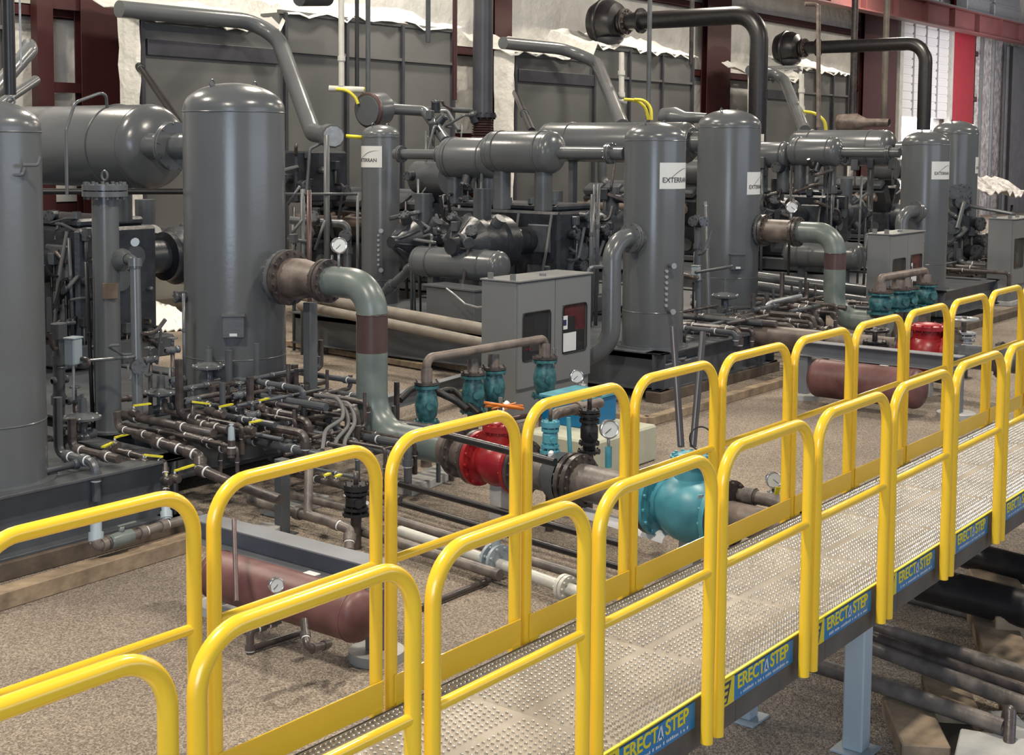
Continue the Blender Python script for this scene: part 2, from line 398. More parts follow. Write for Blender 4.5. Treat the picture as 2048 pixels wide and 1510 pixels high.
# ============================================================ WALKWAY
L = .88; XN, XF, YF = .324, 1.193, .958
HM, RB = .576, .135
zT = DK+1.04
deck_mb = MB()
def deckpanel():
    b = MB(); x0, x1, y0, y1 = 0.0005, L-.0005, .05, .915
    b.add([(x0, y0, DK), (x1, y0, DK), (x1, y1, DK), (x0, y1, DK)], [(0, 1, 2, 3)])
    b.box((x0, y0, DK-.006), (x1, y1, DK-.002)); b.cur = 1
    def button(x, y, r, h, el):
        n = 8; vs = []
        for rr, hh in ((1, 0), (.78, h*.85), (.5, h)):
            for i in range(n):
                t = 2*PI*i/n; vs.append((x+rr*r*el*math.cos(t), y+rr*r*math.sin(t), DK+hh))
        for i in range(n):
            t = 2*PI*i/n; vs.append((x+.16*r*math.cos(t), y+.16*r*math.sin(t), DK+h*.7))
        fs = []
        for k in range(3):
            for i in range(n):
                j = (i+1) % n; fs.append((k*n+i, k*n+j, (k+1)*n+j, (k+1)*n+i))
        fs.append(tuple(range(3*n, 4*n))); b.add(vs, fs, True)
    rows = 27; 
    for r in range(rows):
        y = y0+.025+(y1-y0-.05)*r/(rows-1)
        edge = r < 4 or r > rows-4
        if r in (13,) : continue
        pitch = .026 if edge else .031
        nx = int((L-.02)/pitch)
        for k in range(nx):
            x = .018+(k+.5*(r % 2))*pitch
            if not edge and abs(x-L/2) < .0 : continue
            button(x, y, .0098 if edge else .0078, .0105 if edge else .0072, .8)
    return b
dp0 = None
for k in range(-2, 14):
    t = thing('walkway_platform', 'perforated metal walkway section with raised grip dots between the yellow railings', 'walkway section', (XN+(k-1)*L, 0, 0), 'walkway sections joined end to end') if dp0 is None else None
    if dp0 is None:
        b = deckpanel(); b.v = [(x+t.location.x, y, z) for x, y, z in b.v]
        b.build('deck_plate', ['deck', 'worn'], t)
        a = MB(); X0 = t.location.x
        a.box((X0+.002, .045, DK-.21), (X0+L-.002, .05, DK+.003)); a.box((X0+.002, .05, DK-.21), (X0+L-.002, .09, DK-.205)); a.build('near_channel', 'channel', t)
        a = MB(); a.box((X0+.002, .915, DK-.21), (X0+L-.002, .92, DK+.003)); a.box((X0+.002, .88, DK-.21), (X0+L-.002, .915, DK-.205)); a.build('far_channel', 'channel', t)
        a = MB()
        pass
        for q in (.2, .68):
            a = MB(); a.box((X0+q-.02, .05, DK-.10), (X0+q+.02, .915, DK-.006)); a.build('cross_bearer', 'channel', t)
        a = MB(); a.box((X0+.002, .043, DK-.001), (X0+L-.002, .056, DK+.005)); a.build('edge_strip', 'decal_y', t)
        dp0 = t
    else:
        copy_tree(dp0, ((k+2)*L, 0, 0))
ORD = ['first', 'second', 'third', 'fourth', 'fifth', 'sixth', 'seventh', 'eighth', 'ninth', 'tenth', 'eleventh', 'twelfth', 'thirteenth', 'fourteenth']
def panel(x0, x1, y, dz, zb, far):
    t = bpy.data.objects.new('guardrail_panel', None); S.collection.objects.link(t); t.location = (x0, y, DK)
    a = MB(); r = .0255
    a.sweep(fillet([(x0, y, zb), (x0, y, zT-dz), (x1, y, zT-dz), (x1, y, zb)], .145, 10), r, 18); a.build('hoop_rail', 'yellow', t)
    a = MB(); zm = DK+HM-dz; a.cyl((x0+.01, y, zm), (x1-.01, y, zm), .0185, seg=14); a.build('mid_rail', 'yellow', t)
    if far:
        a = MB(); a.box((x0-.01, y-.033, DK+.012), (x1+.01, y-.027, DK+.125), .002)
        a.box((x0+.0, y-.036, DK-.02), (x0+.05, y-.03, DK+.02)); a.box((x1-.05, y-.036, DK-.02), (x1, y-.03, DK+.02)); a.build('kick_plate', 'yellow', t)
    else:
        a = MB()
        for xx in (x0, x1): a.torus((xx, y, zb+.002), (0, 0, 1), r-.004, .004, 16, 6)
        a.build('post_cap', 'yellow', t)
    return t
for k in range(-2, 12):
    x1 = XN+k*L-.045 if k != 99 else 0; x0 = XN+(k-1)*L+.045
    x1 = XN+k*L; x0 = x1-L+.088
    t = panel(x0, x1, 0, .056, DK-.176, False)
    n = k
    lab = ('yellow tubular guardrail panel of the near row, cut off at the bottom left corner' if n == 0 else
           'yellow tubular guardrail panel of the near row, %s from the left' % ORD[max(n, 0)] if n >= 0 else 'yellow tubular guardrail panel of the near row, behind the left picture edge')
    tag(t, lab, 'guardrail', 'near row of guardrail panels')
    if k >= 1:
        s_ = thing('name_strip', 'blue and yellow lettered strip on the deck edge under the %s near guardrail' % ORD[n], 'sign strip', (x0, .04, DK), 'maker strips along the walkway edge')
        sx0 = x0+.0255; sx1 = x1-.0255+.0; sp_ = sx0+(sx1-sx0)*.255; z1 = DK-.003; z0 = DK-.115
        a = MB(); a.box((sx0, .0415, z0), (sp_, .0448, z1)); a.build('yellow_field', 'decal_y', s_)
        a = MB(); a.box((sp_, .0415, z0), (sx1, .0448, z1-.006)); a.build('blue_field', 'decal_b', s_)
        # emblem: dark slanted block with a stylised yellow E
        a = MB(); ex = (sx0+sp_)/2; ez = (z0+z1)/2
        def para(xa, xb, za, zb_, y0, sl=.35):
            q = []
            for yy in (y0, y0+.001):
                q += [(xa+(za-ez)*sl, yy, za), (xb+(za-ez)*sl, yy, za), (xb+(zb_-ez)*sl, yy, zb_), (xa+(zb_-ez)*sl, yy, zb_)]
            return q
        F6 = [(0, 1, 2, 3), (7, 6, 5, 4), (0, 4, 5, 1), (1, 5, 6, 2), (2, 6, 7, 3), (3, 7, 4, 0)]
        a.add(para(ex-.05, ex+.05, ez-.045, ez+.045, .0402), F6); a.build('emblem', 'navy', s_)
        a = MB()
        for zz in (-.027, 0, .027): a.add(para(ex-.032, ex+.034, ez+zz-.007, ez+zz+.007, .0392), F6)
        a.add(para(ex-.034, ex-.016, ez-.034, ez+.034, .0390), F6); a.build('emblem_letter', 'decal_y', s_)
        cxm = (sp_+sx1)/2; W4 = Matrix.Translation((cxm, .0405, ez+.018)) @ Matrix.Rotation(PI/2, 4, 'X')
        wd = sx1-sp_
        for body, off, mtx in (('ERECT', -.245, 'decal_y'), ('STEP', .26, 'decal_y')):
            text(body, .082, mtx, 'lettering', s_, Matrix.Translation((cxm+off*wd*.95, .0405, ez+.014)) @ Matrix.Rotation(PI/2, 4, 'X'), sx=1.02)
        a = MB(); tx = cxm+.02*wd; hh = .03; tz = ez+.014
        for y0_, sc, zz in ((.040, 1, 0),):
            a.add([(tx-.026, y0_, tz-hh), (tx-.014, y0_, tz-hh), (tx+.008, y0_, tz+hh), (tx+.0, y0_, tz+hh)], [(0, 1, 2, 3)])
            a.add([(tx+.0, y0_, tz+hh), (tx+.010, y0_, tz+hh), (tx+.026, y0_, tz-hh), (tx+.014, y0_, tz-hh)], [(0, 1, 2, 3)])
            a.add([(tx-.018, y0_, tz-hh), (tx+.02, y0_, tz-hh), (tx+.02, y0_, tz-hh+.01), (tx-.018, y0_, tz-hh+.01)], [(0, 1, 2, 3)])
        a.build('triangle_mark', 'paper', s_)
        a = MB(); rr = random.Random(k); xx = cxm-.40*wd
        while xx < cxm+.40*wd:
            ww = rr.uniform(.006, .011); hh_ = rr.uniform(.009, .014); a.add([(xx, .0404, ez-.043), (xx+ww, .0404, ez-.043), (xx+ww, .0404, ez-.043+hh_), (xx, .0404, ez-.043+hh_)], [(0, 1, 2, 3)]); xx += ww+rr.choice((.004, .004, .004, .016))
        a.build('small_lettering', 'paper', s_)
for k in range(-1, 13):
    x1 = XF+k*L; x0 = x1-L+.085
    t = panel(x0, x1, YF, 0, DK-.12, True)
    tag(t, 'yellow tubular guardrail panel with kick plate of the far row, %s from the left' % ORD[max(k, 0)] if k >= 0 else 'yellow tubular guardrail panel of the far row, outside the left edge', 'guardrail', 'far row of guardrail panels')
# walkway support legs
for (xx, yy, lab) in ((4.84, .16, 'pale blue grey square leg under the near edge of the walkway'), (4.84, .80, 'pale blue grey square leg under the far edge of the walkway'),
                      (9.0, .2, 'pale square walkway leg further along under the near edge')):
    t = thing('walkway_support', lab, 'support leg', (xx, yy, 0))
    a = MB(); a.box((xx-.055, yy-.055, .012), (xx+.055, yy+.055, DK-.21), .008); a.build('post', 'leg', t)
    a = MB(); a.box((xx-.10, yy-.10, .0), (xx+.10, yy+.10, .012), .002); a.build('foot_plate', 'leg', t)
#PART2
# ============================================================ MACHINERY HELPERS
def pipe(label, pts, r, mt, R=None, cat='pipe', group=None, rings=(), ring_mt='tape', flanges=(), fl_mt=None, name='pipe', seg=14):
    """rings / flanges: (point index i, fraction) along the straight leg i"""
    P = [V(p) for p in pts]
    t = thing(name, label, cat, P[0], group)
    tube(P, r, R, seg).build('pipe_run', mt, t)
    for (i, q) in rings:
        c = P[i].lerp(P[i+1], q); d = (P[i+1]-P[i]).normalized()
        a = MB(); a.cyl(c-d*r*.8, c+d*r*.8, r*1.32, seg=12); s1 = a.build('coupling', mt, t)
        a = MB(); a.cyl(c+d*r*.8, c+d*r*1.15, r*1.1, seg=12); a.build('thread_tape', ring_mt, t)
    for (i, q, fr) in flanges:
        c = P[i].lerp(P[i+1], q); d = (P[i+1]-P[i]).normalized()
        a = MB(); a.flange(c-d*.018, d, fr, .028, 10, .010); a.build('flange', fl_mt or mt, t)
        a = MB(); a.flange(c+d*.018, d, fr, .028, 10, .010); a.build('flange', fl_mt or mt, t)
    return t
def vessel(name, label, x, y, z0, ztop, r, skirt=True, lugs=True, group=None, mt='paint'):
    t = thing(name, label, 'pressure vessel', (x, y, z0), group)
    h = r*.52
    a = MB(); zs = z0+.28*2*r if skirt else z0
    a.lathe([(r, 0), (r, ztop-h-z0-.45)], (x, y, z0+.45), (0, 0, 1), 48); a.dome((x, y, ztop-h), (0, 0, 1), r, h, 48, 10); sh = a.build('shell', mt, t)
    a = MB(); a.torus((x, y, ztop-h-.03), (0, 0, 1), r, .006, 48, 6); a.build('weld_seam', mt, sh)
    a = MB(); a.torus((x, y, z0+.45), (0, 0, 1), r, .007, 48, 6); a.build('weld_seam', mt, sh)
    a = MB(); a.lathe([(r+.002, 0), (r+.002, .45)], (x, y, z0), (0, 0, 1), 48); a.build('skirt', mt, t)
    a = MB(); a.cyl((x, y, z0-.02), (x, y, z0+.012), r+.07, seg=32); a.build('base_ring', mt, t)
    if lugs:
        for s_ in (-1, 1):
            a = MB(); a.torus((x+s_*r*.55, y, ztop-h*.05), (.0, 1, 0), .032, .009, 16, 6); a.cyl((x+s_*r*.55, y, ztop-h*.45), (x+s_*r*.55, y, ztop-.03), .012, seg=8); a.build('lifting_lug', mt, t)
    return t
def horiz_bottle(name, label, c0, c1, r, mt='paint', group=None, h=.55):
    c0, c1 = V(c0), V(c1); d = (c1-c0).normalized(); hh = r*h
    t = thing(name, label, 'pressure vessel', c0, group)
    a = MB(); a.lathe([(r, hh), (r, (c1-c0).length-hh)], c0, d, 44); a.dome(c0+d*hh, -d, r, hh, 44, 9); a.dome(c1-d*hh, d, r, hh, 44, 9); sh = a.build('shell', mt, t)
    for q in (hh+.02, (c1-c0).length-hh-.02):
        a = MB(); a.torus(c0+d*q, d, r, .005, 44, 6); a.build('weld_seam', mt, sh)
    return t
def wrap_label(parent, x, y, r, zc, h, a0, a1, body, size):
    """white maker label wrapped on a vertical shell; a0,a1: angles from the direction to the camera, to the right"""
    base = math.atan2(CAM.y-y, CAM.x-x)
    def P(ang, z, off=.004): q = base+ang; return V((x+(r+off)*math.cos(q), y+(r+off)*math.sin(q), z))
    n = 14; a = MB(); vs = []; fs = []
    for i in range(n+1):
        an = a0+(a1-a0)*i/n
        vs += [P(an, zc-h/2, .003), P(an, zc+h/2, .003)]
    for i in range(n): fs.append((2*i, 2*i+2, 2*i+3, 2*i+1))
    a.add(vs, fs, True); lb = a.build('maker_label', 'paper', parent)
    def mp(p): return P((a0+a1)/2+p.x/r, zc+p.y-h*.17, .0045+p.z)
    W_ = (a1-a0)*r
    q = text(body, size, 'ink', 'lettering', lb, None, .0005, 1, mp)
    q.parent = lb; q.matrix_parent_inverse = Matrix()
    a = MB(); vs = []; fs = []; m_ = 16
    for i in range(m_+1):
        u = i/m_; xx = W_*(-.38+.80*u); yy = h*(-.30+.58*math.sin(u*PI*.55)); th = .010*(.25+math.sin(PI*min(1, u*1.05))**1)*.9
        vs += [P((a0+a1)/2+xx/r, zc+yy-th/2, .005), P((a0+a1)/2+xx/r, zc+yy+th/2, .005)]
    for i in range(m_): fs.append((2*i, 2*i+2, 2*i+3, 2*i+1))
    a.add(vs, fs); sw = a.build('swoosh', 'swoosh', parent); sw.parent = lb; sw.matrix_parent_inverse = Matrix()
def gauge(label, x, y, z, s=1.0, stem=.14, face=None, group=None):
    t = thing('pressure_gauge', label, 'gauge', (x, y, z), group)
    d = (CAM-V((x, y, z))); d.z *= .2; d.normalize(); d = V((d.x*.9+.3, d.y, d.z)).normalized(); c = V((x, y, z+stem))
    a = MB(); a.cyl((x, y, z), (x, y, z+stem-.03*s), .010*s, seg=10); a.build('stem', 'stl', t)
    a = MB(); a.cyl(c-d*.02*s, c+d*.018*s, .055*s, seg=24); a.torus(c+d*.018*s, d, .052*s, .006*s, 24, 8); a.build('case', 'chrome', t)
    a = MB(); a.cyl(c+d*.0185*s, c+d*.02*s, .047*s, seg=24); a.build('dial', 'paper', t)
    a = MB(); u = d.orthogonal().normalized(); a.cyl(c+d*.0215*s-u*.01*s, c+d*.0215*s+u*.036*s, .002*s, seg=6); a.build('needle', 'ink', t)
    return t
def lever_valve(label, c, axis, r, hdir, mt='iron', group=None, hm='handle', hl=.13):
    c = V(c); axis = V(axis).normalized(); hdir = V(hdir).normalized()
    t = thing('lever_valve', label, 'valve', c, group)
    a = MB(); a.lathe([(0, -2*r), (r*1.25, -2*r), (r*1.3, -1.2*r), (r*1.55, -.8*r), (r*1.55, .8*r), (r*1.3, 1.2*r), (r*1.25, 2*r), (0, 2*r)], c, axis, 16); a.build('body', mt, t)
    up = V((0, 0, 1)) if abs(axis.z) < .8 else V((-.6, -.8, 0))
    a = MB(); a.cyl(c+up*r, c+up*(r*2.3), r*.45, seg=10); a.build('stem', 'stl', t)
    a = MB(); p0 = c+up*r*2.3; side = up.cross(hdir).normalized()
    vs = []
    for s_ in (-1, 1):
        for q in ((0, .015), (.3, .011), (.38, .017), (1, .016)):
            vs += [p0+hdir*hl*1.25*q[0]+side*s_*q[1], p0+hdir*hl*1.25*q[0]+side*s_*q[1]+up*.012]
    fs = [(0, 1, 3, 2), (2, 3, 5, 4), (4, 5, 7, 6), (8, 10, 11, 9), (10, 12, 13, 11), (12, 14, 15, 13), (0, 2, 10, 8), (2, 4, 12, 10), (4, 6, 14, 12), (1, 9, 11, 3), (3, 11, 13, 5), (5, 13, 15, 7), (0, 8, 9, 1), (6, 7, 15, 14)]
    a.add(vs, fs); a.build('lever_handle', hm, t); return t
def regulator(label, x, y, z, s=1.0, group=None, mt='paint'):
    t = thing('diaphragm_regulator', label, 'regulator', (x, y, z), group)
    a = MB(); a.lathe([(.0, -.16), (.05, -.16), (.055, -.13), (.035, -.1), (.035, -.04), (.10, -.02), (.135, -.008), (.135, .008), (.10, .02), (.05, .035), (.04, .04), (.0, .04)], (x, y, z), (0, 0, 1), 30)
    a.v = [tuple(V((x, y, z))+(V(p)-V((x, y, z)))*s) for p in a.v]; a.build('diaphragm_case', mt, t)
    a = MB(); a.cyl((x, y, z+.035*s), (x, y, z+.14*s), .034*s, .03*s, seg=16); a.cyl((x, y, z+.14*s), (x, y, z+.17*s), .012*s, seg=10); a.build('spring_barrel', mt, t)
    a = MB(); a.cyl((x-.10*s, y, z-.13*s), (x+.10*s, y, z-.13*s), .035*s, seg=14); a.build('valve_body', mt, t)
    for i in range(8):
        q = 2*PI*i/8; a = MB(); a.cyl((x+.122*s*math.cos(q), y+.122*s*math.sin(q), z-.018*s), (x+.122*s*math.cos(q), y+.122*s*math.sin(q), z+.018*s), .008*s, seg=6); a.build('bolt', 'stl', t)
    return t
def ibeam(name, label, p0, p1, h, wd, mt, cat='beam', tw=.012, group=None):
    """wide flange beam, p0-p1 top centre line"""
    p0, p1 = V(p0), V(p1); d = (p1-p0); Ln = d.length; d.normalize(); ang = math.atan2(d.y, d.x)
    t = thing(name, label, cat, p0-V((0, 0, h)), group)
    def part(nm, z0, z1, w_):
        a = MB(); m4 = Matrix.Translation(p0) @ Matrix.Rotation(ang, 4, 'Z'); a.box((0, -w_/2, z0), (Ln, w_/2, z1), .002, m4); a.build(nm, mt, t)
    part('top_flange', -tw, 0, wd); part('web', -h+tw, -tw, tw); part('bottom_flange', -h, -h+tw, wd); return t
def timber(label, p0, p1, wd, h, mt='wood', group=None):
    p0, p1 = V(p0), V(p1); d = p1-p0; Ln = d.length; ang = math.atan2(d.y, d.x); a = MB()
    m4 = Matrix.Translation((p0.x, p0.y, 0)) @ Matrix.Rotation(ang, 4, 'Z'); a.box((0, -wd/2, p0.z), (Ln, wd/2, p0.z+h), .006, m4)
    return tag(a.build('timber', mt), label, 'timber', group)
SK = .60
SKIDS = []
def over_skid(p): return any(a <= p.x <= b and c <= p.y <= d for a, b, c, d in SKIDS)
# ============================================================ SKIDS
def skid(label, x0, x1, y0, y1, z0=.13, z1=.60):
    SKIDS.append((x0, x1, y0, y1)); t = thing('skid_base', label, 'machine skid', (x0, y0, z0))
    for (nm, a_, b_) in (('front_beam', (x0, y0), (x1, y0)), ('side_beam', (x0, y0), (x0, y1)), ('side_beam', (x1, y0), (x1, y1))):
        d = V((b_[0]-a_[0], b_[1]-a_[1], 0)); ln = d.length; ang = math.atan2(d.y, d.x); s_ = 1 if nm == 'front_beam' else (-1 if a_[0] == x0 else 1)
        m4 = Matrix.Translation((a_[0], a_[1], 0)) @ Matrix.Rotation(ang, 4, 'Z'); a = MB()
        w0, w1 = (0, .22) if s_ > 0 else (-.22, 0)
        a.box((0, w0, z1-.02), (ln, w1, z1), .002, m4); a.box((0, (w0+w1)/2-.01, z0+.02), (ln, (w0+w1)/2+.01, z1-.02), 0, m4); a.box((0, w0, z0), (ln, w1, z0+.02), .002, m4)
        a.build(nm, 'paint2', t)
    a = MB(); a.box((x0+.1, y0+.12, z1-.10), (x1-.1, y1, z1-.03)); a.build('skid_deck', 'paint2', t)
    return t
skid('grey steel skid base at left under the cut-off vessel', 2.2, 5.3, 6.05, 9.6)
skid('grey steel skid base under the largest vessel, set back', 5.6, 8.0, 7.0, 13.2)
skid('grey steel skid base under the labelled vessel right of the control cabinet', 12.45, 15.6, 5.95, 12.4)
skid('grey steel skid base under the vessel with the long overhead pipes', 16.4, 19.6, 7.0, 16)
skid('grey steel skid base behind the second control cabinet', 21.9, 25.0, 5.9, 15)
skid('grey steel skid base under the rearmost vessel at right', 25.6, 29.5, 7.2, 15)
skid('grey steel skid base under the engine at the far right edge', 33.8, 36.5, 8, 16)
timber('long pale timber lying along the front of the left skid', (2.0, 5.5, 0), (5.0, 5.62, 0), .16, .12)
timber('dark timber packing under the front of the left skid', (2.2, 6.12, 0), (5.3, 6.12, 0), .22, .13, 'wooddark')
timber('timber edging in front of the labelled vessel skid', (11.2, 5.35, 0), (16.2, 5.35, 0), .12, .10)
timber('timber edging running back from the corner near the blue box', (11.2, 5.35, 0), (11.2, 8.6, 0), .12, .10)
timber('dark timber packing under the labelled vessel skid', (12.4, 6.02, 0), (15.6, 6.02, 0), .22, .13, 'wooddark')
timber('timber bearer crossing the gravel behind the bent pipe', gz(640, 682, .02), gz(985, 752, .02), .22, .12)
timber('second timber bearer crossing the gravel behind the bent pipe', gz(575, 690, .02), gz(850, 738, .02), .14, .08)
timber('timber under the far skid behind the second cabinet', (21, 5.4, 0), (29, 5.4, 0), .2, .12, 'wooddark')
# ============================================================ VESSELS
p = gz(-15, 958, SK); d1 = 10.1
T1 = vessel('separator_vessel', 'tall grey vessel cut off by the left picture edge', p.x, p.y, SK, at(-15, 200, d1).z, .392)
pB = gz(472, 797, SK); dB = (pB-CAM).dot(cF)
B0 = vessel('separator_vessel', 'tallest and widest grey vessel, left of centre, with a flanged elbow outlet', pB.x, pB.y, SK, at(470, 168, dB).z, mw(99, dB))
pA = gz(1304, 690, SK); dA = (pA-CAM).dot(cF)
A0 = vessel('separator_vessel', 'grey vessel right of the control cabinet with a white label', pA.x, pA.y, SK, at(1304, 245, dA).z, mw(60.5, dA))
pB1 = gz(1452, 607, SK); dB1 = (pB1-CAM).dot(cF)
B1 = vessel('separator_vessel', 'wide grey vessel behind the first labelled one, beside the brown flanged outlet pipe', pB1.x, pB1.y, SK, at(1452, 220, dB1).z, mw(62, dB1))
pA1 = gz(1843, 575, SK); dA1 = (pA1-CAM).dot(cF)
A1 = vessel('separator_vessel', 'grey vessel with white label behind the second control cabinet', pA1.x, pA1.y, SK, at(1843, 262, dA1).z, mw(46, dA1))
pB2 = gz(1903, 532, SK); dB2 = (pB2-CAM).dot(cF)
B2 = vessel('separator_vessel', 'rearmost grey vessel at far right, in front of the bright red column', pB2.x, pB2.y, SK, at(1903, 242, dB2).z, mw(44, dB2))
d3 = 22.0; p3 = at(761, 572, d3)
T3 = vessel('separator_vessel', 'slim grey vessel with a white label between the lattice and the engines', p3.x, p3.y, SK-.1, at(761, 250, d3).z, mw(38, d3))
R_ = math.radians
wrap_label(A0, pA.x, pA.y, mw(60.5, dA), at(1338, 350, dA).z, mw(51, dA), R_(9), R_(84), 'EXTERRAN', .088)
wrap_label(B1, pB1.x, pB1.y, mw(62, dB1), at(1500, 365, dB1).z, mw(44, dB1), R_(35), R_(92), 'EXTERRAN', .085)
wrap_label(A1, pA1.x, pA1.y, mw(46, dA1), at(1872, 340, dA1).z, mw(35, dA1), R_(15), R_(80), 'EXTERRAN', .075)
wrap_label(T3, p3.x, p3.y, mw(38, d3), at(745, 313, d3).z, mw(42, d3), R_(-100), R_(4), 'EXTERRAN', .080)
wrap_label(B2, pB2.x, pB2.y, mw(44, dB2), at(1940, 330, dB2).z, mw(32, dB2), R_(60), R_(110), 'EXTERRAN', .07)
def rel(pv, r, ang, z, off=0):
    b_ = math.atan2(CAM.y-pv.y, CAM.x-pv.x)+ang; return V((pv.x+(r+off)*math.cos(b_), pv.y+(r+off)*math.sin(b_), z)), V((math.cos(b_), math.sin(b_), 0))
# junction boxes and sight-glass ports on shells
def shell_box(root, pv, r, ang, zc, wd, h, nm='junction_box'):
    c, n_ = rel(pv, r, ang, zc, .05); a = MB(); a.rbox(c, (.11, wd, h), math.atan2(n_.y, n_.x), .006); bx = a.build(nm, 'paint2', root)
    a = MB(); a.rbox(c+V((0, 0, h/2)), (.14, wd+.02, .02), math.atan2(n_.y, n_.x), .003); q = a.build('box_lid', 'paint2', bx); q.matrix_parent_inverse = Matrix()
    a = MB(); a.rbox(c+n_*.057+V((0, 0, -h*.36)), (.004, wd*.35, h*.13), math.atan2(n_.y, n_.x), .001); q = a.build('rating_plate', 'paper', bx); q.matrix_parent_inverse = Matrix()
shell_box(B0, pB, mw(99, dB), R_(-2), at(466, 650, dB-.5).z, .20, .21)
shell_box(B1, pB1, mw(62, dB1), R_(17), at(1470, 523, dB1-.5).z, .22, .24)
def ports(root, pv, r, ang, za, zb, n=7):
    for zz in (za, zb):
        c, n_ = rel(pv, r, ang+.12, zz); a = MB(); a.cyl(c-n_*.03, c+n_*.10, .028, seg=14); q = a.build('nozzle', 'paint', root)
        a = MB(); a.cyl(c+n_*.10, c+n_*.115, .036, seg=14); e_ = a.build('nozzle_cap', 'stl', q); e_.matrix_parent_inverse = Matrix()
    for i in range(n):
        zz = zb+(za-zb)*(i+1)/(n+1); c, n_ = rel(pv, r, ang, zz); a = MB(); a.cyl(c-n_*.02, c+n_*.035, .02, seg=10); a.build('sight_port', 'stl', root)
ports(A0, pA, mw(60.5, dA), R_(24), at(1320, 530, dA-.4).z, at(1322, 622, dA-.4).z)
ports(T3, p3, mw(38, d3), R_(-6), at(763, 461, d3-.4).z, at(763, 540, d3-.4).z)
ports(A1, pA1, mw(46, dA1), R_(-8), at(1850, 480, dA1-.4).z, at(1850, 545, dA1-.4).z, 6)
# pedestals of A0: polygonal plates and box
a_ = thing('vessel_pedestal', 'grey box plinth with edge plates under the first labelled vessel', 'plinth', (pA.x, pA.y, .0))
a = MB(); a.cyl((pA.x, pA.y, SK-.055), (pA.x, pA.y, SK-.02), mw(73, dA), seg=8); a.build('edge_plate', 'paint', a_)
a = MB(); a.cyl((pA.x, pA.y, SK-.15), (pA.x, pA.y, SK-.115), mw(76, dA), seg=8); a.build('edge_plate', 'paint', a_)
a = MB(); a.box((pA.x-.48, pA.y-.46, .13), (pA.x+.5, pA.y+.4, SK-.15), .01); a.build('plinth_box', 'paint2', a_)
# small fittings on the left vessel
for (a_px, b_px, L_) in ((45, 330, 'vent valve with elbow on the shoulder of the cut-off left vessel'), (15, 350, 'lower short nipple on the cut-off left vessel')):
    c = at(a_px, b_px, d1-.38); pipe(L_, [c, c+V((.1, -.03, 0)), c+V((.12, -.03, .06))], .014, 'paint', .02, cat='fitting', name='vent_nipple')
# thin conduit hoop over the long bottle
pipe('thin grey conduit arching over the long horizontal vessel at left', [at(134, 390, 11.6), at(132, 260, 11.6), at(150, 205, 11.7), at(212, 182, 11.9), at(214, 215, 12.0)], .014, 'paint', .12, cat='conduit', name='conduit')
# ============================================================ OUTLET PIPES (flange, reducer, elbow, drop)
def outlet(tagname, pv, rv, xn, zn, y1, yv, r, zlow, yend, xend, lbl, big):
    t = thing('outlet_pipe', lbl, 'pipe', (xn, pv.y, 0))
    ya = pv.y-rv+.06
    a = MB(); a.cyl((xn, ya+.1, zn), (xn, y1+.02, zn), big*.86, seg=32); a.build('nozzle', 'paint', t)
    for k, (yy, rr) in enumerate(((y1+.03, big*1.18), (y1-.03, big*1.18))):
        a = MB(); a.flange((xn, yy, zn), (0, 1, 0), rr, .045, 16, .016); a.build('flange', 'iron' if k else 'paint', t)
    ym = y1-(y1-yv)*.42
    a = MB(); a.lathe([(big*.84, 0), (big*.84, (y1-ym)*.35), (r*1.08, (y1-ym)*.75), (r*1.05, (y1-ym))], (xn, y1-.05, zn), (0, -1, 0), 32); a.build('reducer', 'rustpipe', t)
    y2 = y1-.05-(y1-ym)
    for k, yy in enumerate((y2+.02, y2-.035)):
        a = MB(); a.flange((xn, yy, zn), (0, 1, 0), r*1.42, .04, 14, .014); a.build('flange', 'iron', t)
    Re = min(y2-.06-yv, .95)
    top = fillet([(xn, y2-.05, zn), (xn, yv, zn), (xn, yv, zlow)], Re, 12)
    k1 = next(i for i, q in enumerate(top) if i > 10 and abs(q.y-yv) < 1e-4)
    a = MB(); a.sweep(top[:k1+1], r, 28); a.build('upper_elbow', 'patina', t)
    zk = top[k1].z; zl = zlow+.76
    a = MB(); a.cyl((xn, yv, zk), (xn, yv, zl), r*1.0, seg=28); a.build('drop_pipe', 'primer', t)
    a = MB(); a.torus((xn, yv, zk), (0, 0, 1), r, .005, 28, 6); a.build('weld_bead', 'primer', t)
    a = MB(); a.sweep(fillet([(xn, yv, zl), (xn, yv, zlow), (xn, yv-.9, zlow)], .72, 12), r, 28); a.build('lower_elbow', 'patina', t)
    return V((xn, yv-.9, zlow))
xn = 7.3; zn = gx(610, 558, xn).z; yv = gx(744, 690, xn).y; y1 = gx(575, 556, xn).y
e0 = outlet('o', pB, mw(99, dB), xn, zn, min(y1, pB.y-mw(99, dB)-.05), yv, mw(31, 12.6), .47, 0, 0, 'big bent pipe from the widest vessel, grey-green elbows and dark red drop', .225)
gauge('chrome gauge on top of the big bent pipe beside the widest vessel', xn, yv+.42, zn+.14, 1.3, .20)
xn1 = 17.9; zn1 = gx(1560, 462, xn1).z; yv1 = gx(1668, 600, xn1).y; y11 = gx(1527, 458, xn1).y
e1 = outlet('o', pB1, mw(62, dB1), xn1, zn1, min(y11, pB1.y-mw(62, dB1)-.05), yv1, mw(22, 20.5), .5, 0, 0, 'second big bent pipe, brown section and elbow, right of centre', .215)
gauge('chrome gauge on the brown bent pipe right of centre', xn1, yv1+.75, zn1+.14, 1.6, .24)
